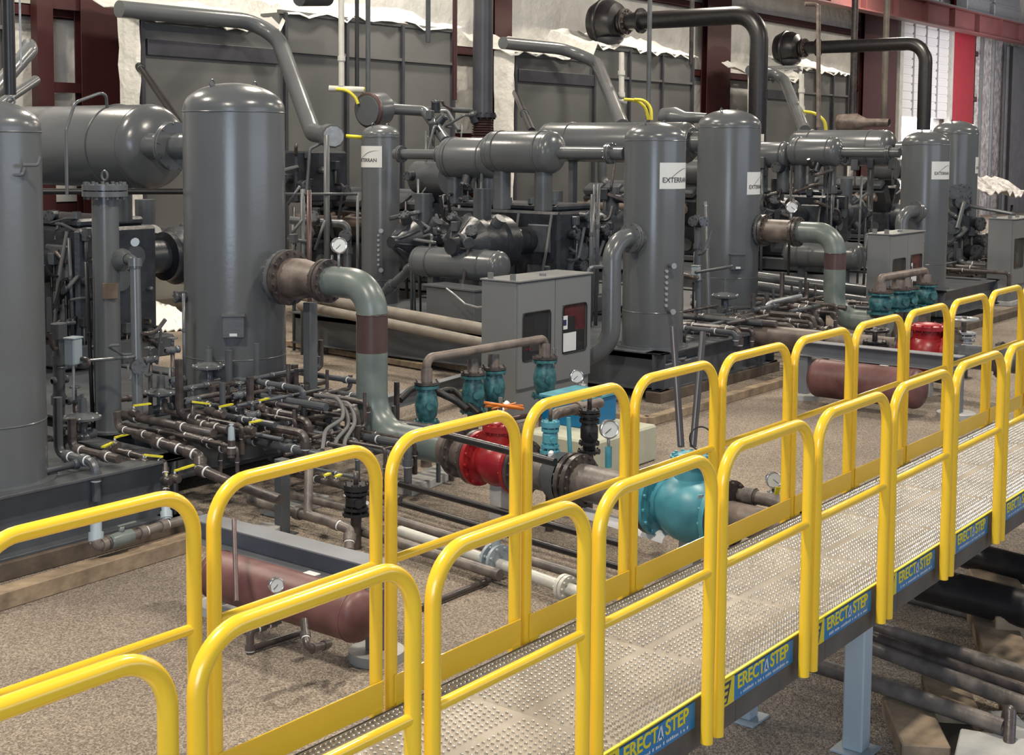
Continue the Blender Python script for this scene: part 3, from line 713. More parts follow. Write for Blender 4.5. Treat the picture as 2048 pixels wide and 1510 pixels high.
# ---------------------------------------------------------- main line along the ground with red and blue valves
def bigvalve(name, label, c, ax, r, ln, mt, bonnet_r, bonnet_h, fR, parts):
    c = V(c); ax = V(ax).normalized(); t = thing(name, label, 'valve', (c.x, c.y, 0))
    a = MB(); prof = [(r*.62, -ln/2)]
    for i in range(-6, 7): q = i/6; prof.append((r*(.62+.38*math.cos(q*PI/2)**.8), q*ln*.40))
    prof.append((r*.62, ln/2)); a.lathe(prof, c, ax, 36); a.build('body', mt, t)
    for s_ in (-1, 1):
        a = MB(); a.flange(c+ax*s_*(ln/2), ax, fR, .04, 14, .014); a.build('flange', mt, t)
        a = MB(); a.flange(c+ax*s_*(ln/2+.045), ax, fR, .035, 14, .014); a.build('companion_flange', 'iron', t)
    a = MB(); a.cyl(c, c+V((0, 0, bonnet_h)), bonnet_r*.8, seg=28); a.build('bonnet_neck', mt, t)
    a = MB(); a.flange(c+V((0, 0, bonnet_h)), (0, 0, 1), bonnet_r, .05, 12, .014); a.dome(c+V((0, 0, bonnet_h+.02)), (0, 0, 1), bonnet_r*.8, .04, 24, 4); a.build('bonnet_cover', mt, t)
    a = MB(); a.box((c.x-.06, c.y-.06, .0), (c.x+.06, c.y+.06, c.z-r*.8)); a.build('support_stand', 'concrete', t)
    return t
lr = mw(35, 11.3)
pR = gz(1000, 925, .47); pBl = gz(1368, 1012, .47)
ax0 = (pBl-pR).normalized()
p_el = V((e0.x, e0.y, .47))
rv_ = bigvalve('gate_valve', 'bright red flanged valve on the ground pipeline, centre', (pR.x, pR.y, .47), ax0, .20, .46, 'redpaint', .15, .30, .235, 0)
# red valve yoke and orange handwheel
a = MB(); c = V((pR.x, pR.y, .82)); a.cyl(c, c+V((0, 0, .2)), .018, seg=10); a.build('valve_stem', 'iron', rv_)
a = MB(); a.torus(c+V((.05, 0, .12)), (0.25, 0, 1), .16, .014, 28, 8)
for i in range(4):
    q = PI*i/4; a.cyl(c+V((.05+.16*math.cos(q), .16*math.sin(q), .12)), c+V((.05-.16*math.cos(q), -.16*math.sin(q), .12)), .009, seg=6)
a.build('handwheel', 'orange', rv_)
pBl = pBl+ax0*.06
bv = bigvalve('check_valve', 'large light blue flanged check valve behind the railings', (pBl.x, pBl.y, .47), ax0, .255, .56, 'blue', .155, .36, .262, 0)
a = MB(); a.rbox(V((pBl.x, pBl.y, .56))+V((-.13, -.185, 0)), (.10, .01, .13), -.6, .002); a.build('cast_plate', 'leg', bv)
def mainpipe(label, a_, b_, r, mt='rustpipe', fl=()):
    t = thing('pipeline_spool', label, 'pipe', (a_.x, a_.y, 0)); m_ = MB(); m_.cyl(a_, b_, r, seg=28); m_.build('spool', mt, t)
    for q in fl:
        c = a_.lerp(b_, q); f = MB(); f.flange(c, b_-a_, r*1.5, .04, 14, .014); f.build('flange', 'iron', t)
    return t
zc = V((0, 0, 0))
A_ = p_el; B_ = V((pR.x, pR.y, .47))-ax0*.27; mainpipe('brown pipeline spool between the lower elbow and the red valve', A_, B_, lr, 'rustpipe', (.45,))
A_ = V((pR.x, pR.y, .47))+ax0*.27; C_ = V((pBl.x, pBl.y, .47))-ax0*.34; mid = A_.lerp(C_, .42)
sp2 = mainpipe('grey pipeline spool with bolted joint between the red and blue valves', A_, C_, lr*1.0, 'shaft', (.40, .45))
a = MB(); a.lathe([(lr*1.0, -.2), (lr*1.35, -.12), (lr*1.45, 0)], A_.lerp(C_, .37), ax0, 28); a.build('tapered_hub', 'paint2', sp2)
A2 = V((pBl.x, pBl.y, .47))+ax0*.34; mainpipe('brown pipe stub leaving the blue valve toward the walkway', A2, A2+ax0*1.2, lr*.8, 'rustpipe', (.5, .56))
# valves on the main line
def smallstack(label, px_, py_, d, h, mt, group=None, wheel=True, s=1.0):
    """small flanged valve standing upright; px,py = foot"""
    f = at(px_, py_, d); t = thing('upright_valve', label, 'valve', f, group); r = .05*s
    a = MB(); a.lathe([(0, .02), (r*.8, .03), (r*.85, h*.18), (r*1.15, h*.24), (r*1.15, h*.42), (r*.85, h*.48), (r*.8, h*.62), (0, h*.62)], f, (0, 0, 1), 20); b__ = a.build('body', mt, t)
    for q, k_ in ((.012, 1.5), (h*.16, 1.35), (h*.52, 1.3), (h*.62, 1.4), (h*.68, 1.35)):
        a = MB(); a.flange(f+V((0, 0, q)), (0, 0, 1), r*k_, .022, 8, .007); a.build('flange', mt, t)
    a = MB(); a.cyl(f+V((-.6*r, -.8*r, h*.33))*1.0, f+V((-1.1*r, -1.5*r, h*.33)), r*.45, seg=12); a.build('side_port', mt, t)
    if f.z > .12: a = MB(); a.cyl(V((f.x, f.y, 0)), f, r*.6, seg=14); a.build('riser', 'iron', t)
    a = MB(); a.cyl(f+V((0, 0, h*.7)), f+V((0, 0, h)), r*.3, seg=10); a.build('stem', 'iron', t)
    if wheel:
        a = MB(); a.torus(f+V((0, 0, h*.95)), (0, 0, 1), r*1.5, r*.18, 20, 6); a.cyl(f+V((-r*1.4, 0, h*.95)), f+V((r*1.4, 0, h*.95)), r*.14, seg=6); a.build('handwheel', mt, t)
    return t
smallstack('black upright valve with stacked rings before the pale green block', 1178, 905, 11.4, .52, 'black', s=1.3)
smallstack('light blue upright valve behind the second railing opening', 1100, 905, 11.0, .36, 'blue', s=1.1, wheel=False)
gauge('white-faced gauge on a blue riser before the pale green block', *at(1217, 900, 10.9), 1.35, .17)
a = thing('blue_riser', 'short light blue riser below the white-faced gauge', 'pipe', at(1217, 925, 10.9)); b_ = MB(); b_.cyl(at(1217, 935, 10.9), at(1217, 893, 10.9), .028, seg=14); b_.build('riser', 'blue', a)
pipe('thin light blue standpipe left of the black upright valve', [at(1141, 925, 11.0), at(1137, 835, 11.0)], .018, 'blue', cat='standpipe', name='standpipe')
pipe('rusty pipe bending over between the blue valve and blue box', [at(1100, 860, 11.2), at(1108, 828, 11.2), at(1200, 806, 11.9)], .045, 'rustpipe', .1, rings=((1, .5),))
a = MB(); f = gz(1190, 928, .12); a.box((f.x-.15, f.y-.1, 0), (f.x+.95, f.y+.75, .36), .02); tag(a.build('concrete_block', 'palegreen'), 'pale green concrete block on the gravel behind the gauge', 'block')
a = thing('blue_equipment_box', 'bright blue metal box on the pale green block', 'box', f+V((.35, .5, .3))); b_ = MB(); b_.box((f.x+.3, f.y+.35, .36), (f.x+.9, f.y+.85, .62), .01); b_.build('box_body', 'bluebox', a)
b_ = MB(); b_.box((f.x+.28, f.y+.33, .62), (f.x+.92, f.y+.87, .65), .005); b_.build('box_lid', 'blue', a)
b_ = MB(); b_.rbox(at(1102, 908, 10.9), (.07, .04, .05), .5, .01); tag(b_.build('plastic_scrap', 'white'), 'small white plastic cap beside the blue upright valve', 'cap')
# black prop rods with loop
for (xa, ya, xb, yb, lab) in ((1346, 655, 1362, 893, 'left one of two black rods leaning above the blue valve'), (1406, 665, 1386, 893, 'right one of two black rods, with the wire loop')):
    pipe(lab, [at(xb, yb, 10.1), at(xa, ya, 10.5)], .026, 'stack', cat='rod', name='steel_rod')
a = MB(); a.torus(at(1402, 877, 9.95), (-.7, -.7, .2), .085, .006, 28, 6); tag(a.build('wire_loop', 'black'), 'black wire loop hanging by the right leaning rod', 'wire')
pipe('long thin dark handrail pipe sloping behind the far railing', [at(700, 893, 12.0), at(1238, 799, 14.6)], .028, 'primer', cat='pipe')
pipe('black pipe slanting in front of the red valve', [at(885, 868, 10.3), at(1110, 925, 9.6)], .03, 'dark')
# half shell of white plastic
a = MB(); p0 = gz(1172, 1038, .16); p1 = gz(1338, 1092, .16); dd = (p1-p0).normalized(); sd = V((-dd.y, dd.x, 0)); n = 12; vs = []
for rr in (.075, .070):
    for q in (p0, p1):
        for i in range(n+1): tt = PI*.15+PI*.8*i/n; vs.append(q+sd*math.cos(tt)*rr+V((0, 0, .02+math.sin(tt)*rr)))
fs = []; k = n+1
for i in range(n): fs += [(i, i+1, k+i+1, k+i), (2*k+i, 3*k+i, 3*k+i+1, 2*k+i+1), (i, 2*k+i, 2*k+i+1, i+1), (k+i, k+i+1, 3*k+i+1, 3*k+i)]
fs += [(0, k, 3*k, 2*k), (n, 2*k+n, 3*k+n, k+n)]
a.add(vs, fs, True); tag(a.build('plastic_half_pipe', 'white'), 'white plastic half pipe lying below the blue check valve', 'half pipe')
# small valve right of blue valve with yellow handle
smallstack('small steel valve beside a gauge, right of the blue check valve', 1545, 1010, 9.9, .12, 'stl', wheel=False, s=.7)
gauge('chrome gauge with yellow lever at right of the blue check valve', *at(1546, 1000, 9.9), 1.05, .15)
lever_valve('small ball valve with yellow lever under the rightmost gauge', at(1543, 1003, 9.85), (0, 0, 1), .018, (0, -.2, 1), 'stl', hl=.10)
pipe('grimy grey pipe with clamp behind the fifth far railing panel', [at(1462, 985, 9.9), at(1540, 1000, 9.7), at(1600, 1020, 9.5)], .05, 'shaft', rings=((0, .5),), ring_mt='iron')
# ---------------------------------------------------------- teal manifold before the cabinet
def teal(label, px_, ptop, pbot, d, group):
    f = at(px_, pbot, d); tp = at(px_, ptop, d); h = tp.z-f.z; r = mw(21, d); t = thing('check_valve', label, 'valve', f, group)
    a = MB(); a.lathe([(r*.6, 0), (r*.75, h*.1), (r*1.0, h*.2), (r*1.12, h*.45), (r*.95, h*.66), (r*.7, h*.8), (r*.7, h*.9)], f, (0, 0, 1), 28); a.build('body', 'teal', t)
    a = MB(); a.flange(f+V((0, 0, .02)), (0, 0, 1), r*1.25, .03, 8, .010); a.build('bottom_flange', 'teal', t)
    a = MB(); a.flange(f+V((0, 0, h*.84)), (0, 0, 1), r*1.2, .028, 8, .010); a.build('top_flange', 'teal', t)
    a = MB(); a.flange(f+V((0, 0, h*.84+.035)), (0, 0, 1), r*1.2, .026, 8, .010); a.build('companion_flange', 'iron', t)
    a = MB(); a.cyl(f+V((0, 0, h*.84)), tp+V((0, 0, .1)), r*.55, seg=16); a.build('riser_pipe', 'rustpipe', t)
    if f.z > .05: a = MB(); a.cyl(V((f.x, f.y, 0)), f, r*.55, seg=16); a.build('foot_pipe', 'rustpipe', t)
    sx = V((-.6, -.8, 0)); a = MB(); a.cyl(f+V((0, 0, h*.45)), f+V((0, 0, h*.45))+sx*r*1.5, r*.35, seg=12); a.build('side_boss', 'teal', t)
    return t
def manifold(vals, p0, pe, lab, dpt, r, names):
    for (px_, pt, pb_, d), nm in zip(vals, names): teal(nm, px_, pt, pb_, d, 'teal valves on the manifold '+lab)
    q0 = at(*p0); q1 = at(*pe); f0 = at(vals[0][0], vals[0][1]-4, vals[0][3]); f1 = at(vals[-1][0], vals[-1][1]-4, vals[-1][3])
    pipe('brown manifold pipe joining the teal valves '+lab, [f0, V((f0.x, f0.y, q0.z)), V((f1.x, f1.y, q1.z)), f1], r, 'rustpipe', r*2.2)
manifold([(853, 757, 848, 13.2), (946, 738, 825, 13.85), (987, 728, 812, 14.1), (1089, 706, 795, 14.6)], (865, 716, 13.2), (1086, 677, 14.6), 'before the first cabinet', 0, .045,
         ['leftmost teal valve of the manifold before the first cabinet', 'second teal valve of the first manifold, at the cabinet corner', 'third teal valve of the first manifold, overlapping the cabinet side', 'rightmost teal valve of the first manifold, below the cabinet window'])
manifold([(1760, 580, 628, 20.4), (1795, 574, 622, 20.8), (1812, 572, 618, 21.0), (1850, 562, 612, 21.5)], (1760, 556, 20.4), (1850, 541, 21.5), 'before the second cabinet', 0, .06,
         ['leftmost teal valve before the second cabinet', 'second teal valve before the second cabinet', 'third teal valve before the second cabinet', 'rightmost teal valve before the second cabinet'])
gauge('small chrome gauge with yellow valve right below the first cabinet', *at(1152, 775, 14.6), 1.3, .12)
e_ = at(1152, 775, 14.6); pipe('thin standpipe under the small gauge by the first cabinet', [V((e_.x, e_.y, 0)), e_], .02, 'iron', cat='standpipe', name='standpipe')
lever_valve('upright yellow lever valve right below the first cabinet', at(1166, 772, 14.5), (0, 1, 0), .02, (0, 0, 1), 'stl', hl=.15)
b_ = MB(); b_.sweep([at(1000, 822, 13.4), at(1015, 806, 13.5)], .03, 12); b_.sweep([at(985, 826, 13.4), at(1000, 821, 13.4)], .015, 10); tag(b_.build('white_plug', 'white'), 'white plastic plug lying by the third teal valve', 'plug')
ibeam('low_beam', 'grey beam lying along the gravel behind the teal valves', gz(700, 812, .32), gz(975, 735, .32), .16, .12, 'beamgrey')
for k, (pp, lab) in enumerate((([(800, 800, 13.5), (830, 770, 13.7), (870, 782, 13.6), (910, 800, 13.6), (935, 820, 13.5)], 'thick black hose looping behind the leftmost teal valve'), ([(880, 785, 13.9), (905, 778, 14), (935, 805, 13.8), (960, 828, 13.6)], 'second black hose sagging between the teal valves'))):
    pipe(lab, [at(*q) for q in pp], .035, 'black', .2, cat='hose', name='black_hose')
# ============================================================ CONTROL CABINETS
def cabinet(label, pxl, pxr, ptop, pbot, y, depth_m, zb):
    p0 = gy(pxl, ptop, y); p1 = gy(pxr, ptop, y); x0, x1 = p0.x, p1.x; zt = p0.z; xm = x0+(x1-x0)*.49
    t = thing('control_cabinet', label, 'cabinet', (x0, y, zb))
    W_ = x1-x0
    a = MB(); a.box((x0, y+.03, zb), (x1, y+depth_m, zt), .008); a.build('enclosure', 'cabinet', t)
    a = MB(); a.box((x0-.015, y-.02, zt), (x1+.015, y+depth_m+.015, zt+.02), .004); a.build('roof_plate', 'cabinet', t)
    a = MB(); a.cyl((xm, y+.35*depth_m, zt+.02), (xm, y+.35*depth_m, zt+.05), .04, seg=16); a.build('roof_plug', 'cabinet', t)
    for k, xx in enumerate((x0+.04, x0+.04)):
        a = MB(); a.box((x0+.02+k*0, y+.05+k*(depth_m-.2), zt), (x0+.03, y+.13+k*(depth_m-.2), zt+.09), .002); a.build('lifting_lug', 'cabinet', t)
    H = zt-zb
    for k, (xa, xb) in enumerate(((x0+.01, xm-.006), (xm+.006, x1-.01))):
        z0 = zt-H*.80; z1 = zt-.01; wa = xa+(xb-xa)*.20; wb = xb-(xb-xa)*.12; wz1 = zt-H*.22; wz0 = zt-H*.60
        if k == 0: wz1 -= H*.015; wa = xa+(xb-xa)*.12
        a = MB()
        for (q0, q1, r0, r1) in ((xa, wa, z0, z1), (wb, xb, z0, z1), (wa, wb, z0, wz0), (wa, wb, wz1, z1)): a.box((q0, y, r0), (q1, y+.028, r1))
        dr = a.build('door', 'cabinet', t)
        a = MB(); rr = .05; pts = []
        for (cx_, cz_, s0) in ((wb-rr, wz1-rr, 0), (wa+rr, wz1-rr, 90), (wa+rr, wz0+rr, 180), (wb-rr, wz0+rr, 270)):
            for i in range(5): an = math.radians(s0+i*22.5); pts.append((cx_+rr*math.cos(an), y-.004, cz_+rr*math.sin(an)))
        pts.append(pts[0]); a.sweep(pts, .007, 6, False); q = a.build('window_gasket', 'black', dr); q.matrix_parent_inverse = Matrix()
        a = MB(); a.box((wa, y+.008, wz0), (wb, y+.012, wz1)); q = a.build('window_pane', 'pane', dr); q.matrix_parent_inverse = Matrix()
        for o in list(dr.children): o.matrix_parent_inverse = Matrix()
        # things behind the pane
        a = MB(); a.box((wa, y+.029, wz0), (wb, y+.0305, wz1)); a.build('inner_panel', 'engine', t)
        if k == 0:
            a = MB(); a.box((wa+.02, y+.018, wz0+(wz1-wz0)*.55), (wa+(wb-wa)*.45, y+.03, wz0+(wz1-wz0)*.9)); a.build('instrument_module', 'black', t)
            a = MB(); a.box((wa+(wb-wa)*.3, y+.018, wz0+.1), (wa+(wb-wa)*.62, y+.03, wz0+(wz1-wz0)*.5)); a.build('instrument_module', 'paint2', t)
            for i in range(4):
                a = MB(); a.cyl((wa+.05+i*.05, y+.01, wz0+.13), (wa+.05+i*.05, y+.03, wz0+.13), .012, seg=10); a.build('indicator', 'darkred', t)
        else:
            a = MB(); a.box((wa+.005, y+.004, wz0+.02), (wa+(wb-wa)*.58, y+.007, wz0+(wz1-wz0)*.42)); a.build('paper_notice', 'paper', t)
            a = MB(); a.box((wa+.005, y+.004, wz0+(wz1-wz0)*.5), (wa+(wb-wa)*.22, y+.007, wz0+(wz1-wz0)*.78)); sm = a.build('paper_tag', 'paper', t)
            a = MB(); a.box((wa+.02, y+.002, wz0+(wz1-wz0)*.58), (wa+(wb-wa)*.17, y+.0035, wz0+(wz1-wz0)*.70)); a.build('tag_picture', 'navy', t)
            a = MB(); a.box((wa+(wb-wa)*.15, y+.020, wz0+(wz1-wz0)*.75), (wb, y+.029, wz1)); a.build('wiring_area', 'darkred', t)
            a = MB(); a.box((wb-(wb-wa)*.42, y+.020, wz0+(wz1-wz0)*.45), (wb, y+.029, wz0+(wz1-wz0)*.75)); a.build('wiring_area', 'darkred', t)
        a = MB(); a.box((xa+.02 if k else xb-.03, y-.015, z0+H*.2), (xa+.03 if k else xb-.02, y, z0+H*.26), .002); a.build('latch', 'stl', t)
    a = MB(); a.box((x0-.02, y-.02, 0), (x1+.02, y+depth_m+.02, zb), .01); a.build('plinth', 'concrete', t)
    return t, x0, x1, zt
cab0 = cabinet('first grey control cabinet with two windowed doors, centre of the picture', 1036, 1183, 566, 815, 6.55, .52, .08)
cab1 = cabinet('second, more distant grey control cabinet with two windowed doors, right side', 1783, 1849, 471, 650, 5.75, .4, .1)
cab2 = cabinet('third grey control cabinet at the right picture edge', 2028, 2075, 440, 560, 5.9, .5, .1)
# ============================================================ HORIZONTAL BOTTLES AND FLANGED RUNS
def ybottle(label, x, pxl, pxr, pyc, rpx, group=None, neck=False):
    """bottle along Y at plan position x; pxl/pxr left and right picture limits"""
    a_ = gx(pxl, pyc, x); b_ = gx(pxr, pyc, x); z = (gx((pxl+pxr)/2, pyc, x)).z; d = (gx((pxl+pxr)/2, pyc, x)-CAM).dot(cF); r = mw(rpx, d)
    c0 = V((x, b_.y+r*.25, z)); c1 = V((x, a_.y, z))
    t = horiz_bottle('pulsation_bottle', label, c0, c1, r, group=group)
    for q in (.22, .78):
        c = c0.lerp(c1, q); m_ = MB()
        if neck: m_.cyl((c.x, c.y, c.z-r*.9), (c.x, c.y, 2.25), .12, seg=18); m_.build('neck', 'paint2', t)
        else: m_.box((c.x-.07, c.y-.05, SK-.03), (c.x+.07, c.y+.05, c.z-r*.9), .004); m_.build('support_post', 'paint2', t)
        m_ = MB(); m_.torus(c, (0, 1, 0), r*1.004, .012, 40, 6); m_.build('strap', 'paint2', t)
    return t, c0, c1, r
lb0, q0, q1, rb0 = ybottle('long horizontal grey vessel at upper left behind the widest vessel', 7.55, -40, 345, 292, 80, neck=True)
lb1, l10, l11, rb1 = ybottle('long horizontal grey vessel behind the first labelled vessel', 17.9, 1083, 1400, 285, 40)
lb2, l20, l21, rb2 = ybottle('long horizontal grey vessel at right behind the second cabinet', 27.8, 1580, 1800, 296, 36)
sbM, m0, m1, rm = ybottle('short domed horizontal vessel above the compressor, nearer one', 13.0, 973, 1130, 304, 42, neck=True)
sbL, s0, s1, rs = ybottle('short domed horizontal vessel above the compressor, left one behind', 13.9, 885, 1010, 316, 41, neck=True)
sbR, r0_, r1_, rr_ = ybottle('short domed horizontal vessel at right, above the second compressor', 22.6, 1578, 1692, 304, 29, neck=True)
sbR2, _, _, _ = ybottle('short horizontal vessel just right of the wide middle vessel', 22.6, 1508, 1590, 310, 26, neck=True)
dlb, dl0, dl1, rdl = ybottle('low horizontal grey vessel on a saddle behind the first cabinet', 12.9, 828, 1018, 528, 31)
dlr, dr0, dr1, rdr = ybottle('low horizontal grey vessel behind the second bent pipe', 22.4, 1570, 1735, 510, 28)
def yrun(label, x, pxa, pxb, py, rpx, fls, frpx, mt='paint'):
    a_ = gx(pxa, py, x); b_ = gx(pxb, py, x); b_.z = a_.z; d = (a_-CAM).dot(cF); r = mw(rpx, d)
    return pipe(label, [a_, b_], r, mt, flanges=[(0, (q-pxa)/(pxb-pxa), mw(frpx, d)) for q in fls])
yrun('flanged grey pipe between the nearer domed vessel and the first labelled vessel', 13.0, 1100, 1250, 305, 13, (1107, 1222), 21)
yrun('flanged grey pipe from the slim labelled vessel to the left domed vessel', 13.9, 790, 890, 308, 10, (803, 880), 17)
yrun('flanged grey pipe from the domed vessel to the second labelled vessel', 22.6, 1668, 1800, 304, 10, (1682, 1778), 14)
yrun('flanged nozzle pipe between the long left vessel and the widest vessel', 7.4, 300, 440, 292, 26, (350,), 48)
yrun('flanged nozzle pipe between the long right vessel and the rear vessel', 27.7, 1795, 1880, 296, 14, (1840,), 20)
yrun('flanged nozzle pipe joining the long middle vessel to the wide vessel', 17.9, 1370, 1410, 285, 22, (1384,), 30)
pipe('thin black pipe running behind the slim column at left', [at(86, 383, 13.2), at(385, 383, 13.6)], .03, 'dark')
# grey goose-neck from the first labelled vessel
pA_ = pA
pipe('thick grey pipe looping from the first labelled vessel down behind the cabinet', [at(1292, 478, 17.0), at(1224, 474, 16.6), at(1222, 690, 16.6), at(1160, 722, 16.75)], mw(19, 16.6), 'paint', .36, flanges=((0, .45, mw(30, 16.8)),), seg=24)
pipe('small nozzle elbow on the second labelled vessel', [at(1845, 425, 24.2), at(1803, 422, 24.0), at(1803, 560, 24.0)], mw(13, 24), 'paint', .25, flanges=((0, .3, mw(22, 24)),), seg=20)
# twin header pipes
pipe('upper of two beige-grey pipes running level behind the big bent pipe', [at(600, 588, 20.0), at(633, 598, 19.5), at(985, 662, 17.2)], mw(12, 18.3), 'beige', .1, seg=20)
pipe('lower of two beige-grey pipes running level behind the big bent pipe', [at(600, 610, 19.6), at(985, 690, 16.8)], mw(10, 18), 'beige', seg=20)
pipe('upper of two grey pipes crossing behind the second bent pipe', [at(1480, 551, 24.3), at(1745, 585, 22.6)], mw(13, 23), 'paint', seg=20)
pipe('lower of two grey pipes crossing behind the second bent pipe', [at(1515, 572, 23.5), at(1742, 604, 22)], mw(10, 22.8), 'paint', seg=20)
pipe('slanting grey pipe with clamps rising to the low horizontal vessel', [at(760, 592, 21.0), at(835, 525, 20.5), at(872, 518, 20.4)], .07, 'paint', rings=((0, .3), (0, .8)), ring_mt='paint')
pipe('arched grey tube above the low horizontal vessel', [at(805, 458, 20.8), at(845, 443, 20.8), at(872, 448, 20.8), at(876, 490, 20.8)], .05, 'paint', .3)
# slim flanged column at left
ps = gz(217, 862, SK); ds = (ps-CAM).dot(cF); rs_ = mw(26, ds); zt_ = at(210, 378, ds).z
t = thing('scrubber_column', 'slim grey upright column with a bolted top flange, between the two left vessels', 'pressure vessel', (ps.x, ps.y, SK))
a = MB(); a.cyl((ps.x, ps.y, SK), (ps.x, ps.y, zt_), rs_, seg=32); a.build('shell', 'paint', t)
for k, zz in enumerate((zt_, zt_-.055)):
    a = MB(); a.flange((ps.x, ps.y, zz+.02), (0, 0, 1), rs_*1.7, .045, 12, .016); a.build('top_flange', 'paint', t)
a = MB(); a.torus((ps.x, ps.y, zt_+.12), (1, 0, 0), .04, .01, 16, 6); a.build('lifting_eye', 'paint', t)
a = MB(); a.cyl((ps.x, ps.y, SK), (ps.x, ps.y, SK+.02), rs_*1.7, seg=20); a.build('base_ring', 'paint', t)
c, n_ = rel(ps, rs_, .25, at(238, 577, ds).z, .01); a = MB(); a.rbox(c, (.02, .13, .14), math.atan2(n_.y, n_.x), .004); a.build('brass_nameplate', 'brass', t)
c1_ = at(240, 520, ds-.1); c2_ = at(270, 518, ds-.35)
pipe('grey reducing elbow and drop pipe beside the slim column', [c1_, c2_, at(276, 840, ds-.35)], .045, 'paint', .1, rings=((1, .02), (1, .64)), ring_mt='paint')
a = MB(); a.lathe([(.10, 0), (.10, .05), (.05, .18)], c1_-V((.0, 0, 0)), (c2_-c1_), 20); tag(a.build('pipe_reducer', 'paint'), 'round grey reducer fitted to the slim column', 'fitting')
a = MB(); q = at(271, 484, ds-.4); a.cyl(q, q+V((-.03, -.03, 0)), .035, seg=16); tag(a.build('round_plug', 'leg'), 'small round pale plug above the reducing elbow', 'plug')
pipe('second grey riser rising left of the slim column', [at(118, 860, 11.6), at(118, 660, 11.6)], .05, 'paint2', rings=((0, .3), (0, .7)), ring_mt='paint2')
# ============================================================ COMPRESSORS AND ENGINES
def compressor(x, y, s, who):
    zc_ = 1.72
    t = thing('gas_compressor', 'dark grey compressor with ribbed cylinders '+who, 'compressor', (x, y, SK))
    a = MB(); a.box((x-.55, y-.8, SK+.25), (x+.55, y+1.4, 2.15), .04); a.build('crankcase', 'engine', t)
    a = MB(); a.box((x-.45, y-.7, 2.15), (x+.45, y+1.3, 2.25), .03); a.build('top_cover', 'engine', t)
    a = MB(); a.box((x-.75, y-.85, SK), (x+.75, y+1.45, SK+.25), .02); a.build('bed_plate', 'paint2', t)
    for i in range(3):
        a = MB(); a.cyl((x-.2+.2*i, y-.8, 1.3+.25*i), (x-.2+.2*i, y-.86, 1.3+.25*i), .13, seg=20); a.build('inspection_cover', 'paint2', t)
    for i in range(3):
        for zz in (1.15, 1.75):
            a = MB(); a.rbox((x-.56, y-.45+.65*i, zz), (.05, .42, .42), 0, .02); a.build('side_cover', 'paint2', t)
        a = MB(); a.sweep(fillet([(x-.6, y-.7+.6*i, 2.12), (x-.72, y-.7+.6*i, 1.6), (x-.66, y-.5+.6*i, .9)], .15), .02, 8); a.build('oil_line', 'hosegrey', t)
    for i in range(5):
        a = MB(); a.cyl((x-.4, y-.6+.42*i, 2.25), (x-.4, y-.6+.42*i, 2.33), .05, seg=12); a.build('breather_cap', 'paint', t)
    def sub(m_, nm, mt_, q): o = m_.build(nm, mt_, q); o.matrix_parent_inverse = Matrix(); return o
    for sx in (-1, 1):
        for dy in (-.25, .85):
            r = .40 if dy < 0 else .30
            if sx > 0: r *= .9
            c = V((x+sx*.55, y+dy, zc_)); ax = V((sx, 0, 0))
            a = MB(); a.lathe([(.20, 0), (.20, .5), (.30, .52), (.30, .6), (r*.8, .62), (r, .68), (r*1.02, .9), (r*.92, .95), (r*.92, 1.25), (r*1.02, 1.3), (r*1.02, 1.42)], c, ax, 32); q = a.build('cylinder', 'engine', t)
            a = MB(); a.lathe([(r*1.02, 1.42), (r*.95, 1.46), (r*.35, 1.70), (r*.28, 1.80), (0, 1.80)], c, ax, 32); sub(a, 'end_head', 'engine', q)
            for i in range(8):
                an = 2*PI*i/8+.2; dv = V((0, math.cos(an), math.sin(an))); m_ = MB(); m_.cyl(c+ax*1.44+dv*r*.93, c+ax*1.74+dv*r*.26, .022, seg=6); sub(m_, 'head_rib', 'engine', q)
            m_ = MB(); m_.cyl(c+ax*1.1, c+ax*1.1+V((0, 0, r+.38)), .13, seg=20); sub(m_, 'upper_port', 'paint2', q)
            m_ = MB(); m_.cyl(c+ax*1.1, c+ax*1.1-V((0, 0, r+.2)), .12, seg=20); sub(m_, 'lower_port', 'paint2', q)
            for an in (.7, 2.4, -.7, -2.4):
                dv = V((0, math.sin(an), math.cos(an))); m_ = MB(); m_.cyl(c+ax*1.08+dv*r*.8, c+ax*1.08+dv*(r+.09), .085, seg=14); sub(m_, 'valve_cap', 'paint2', q)
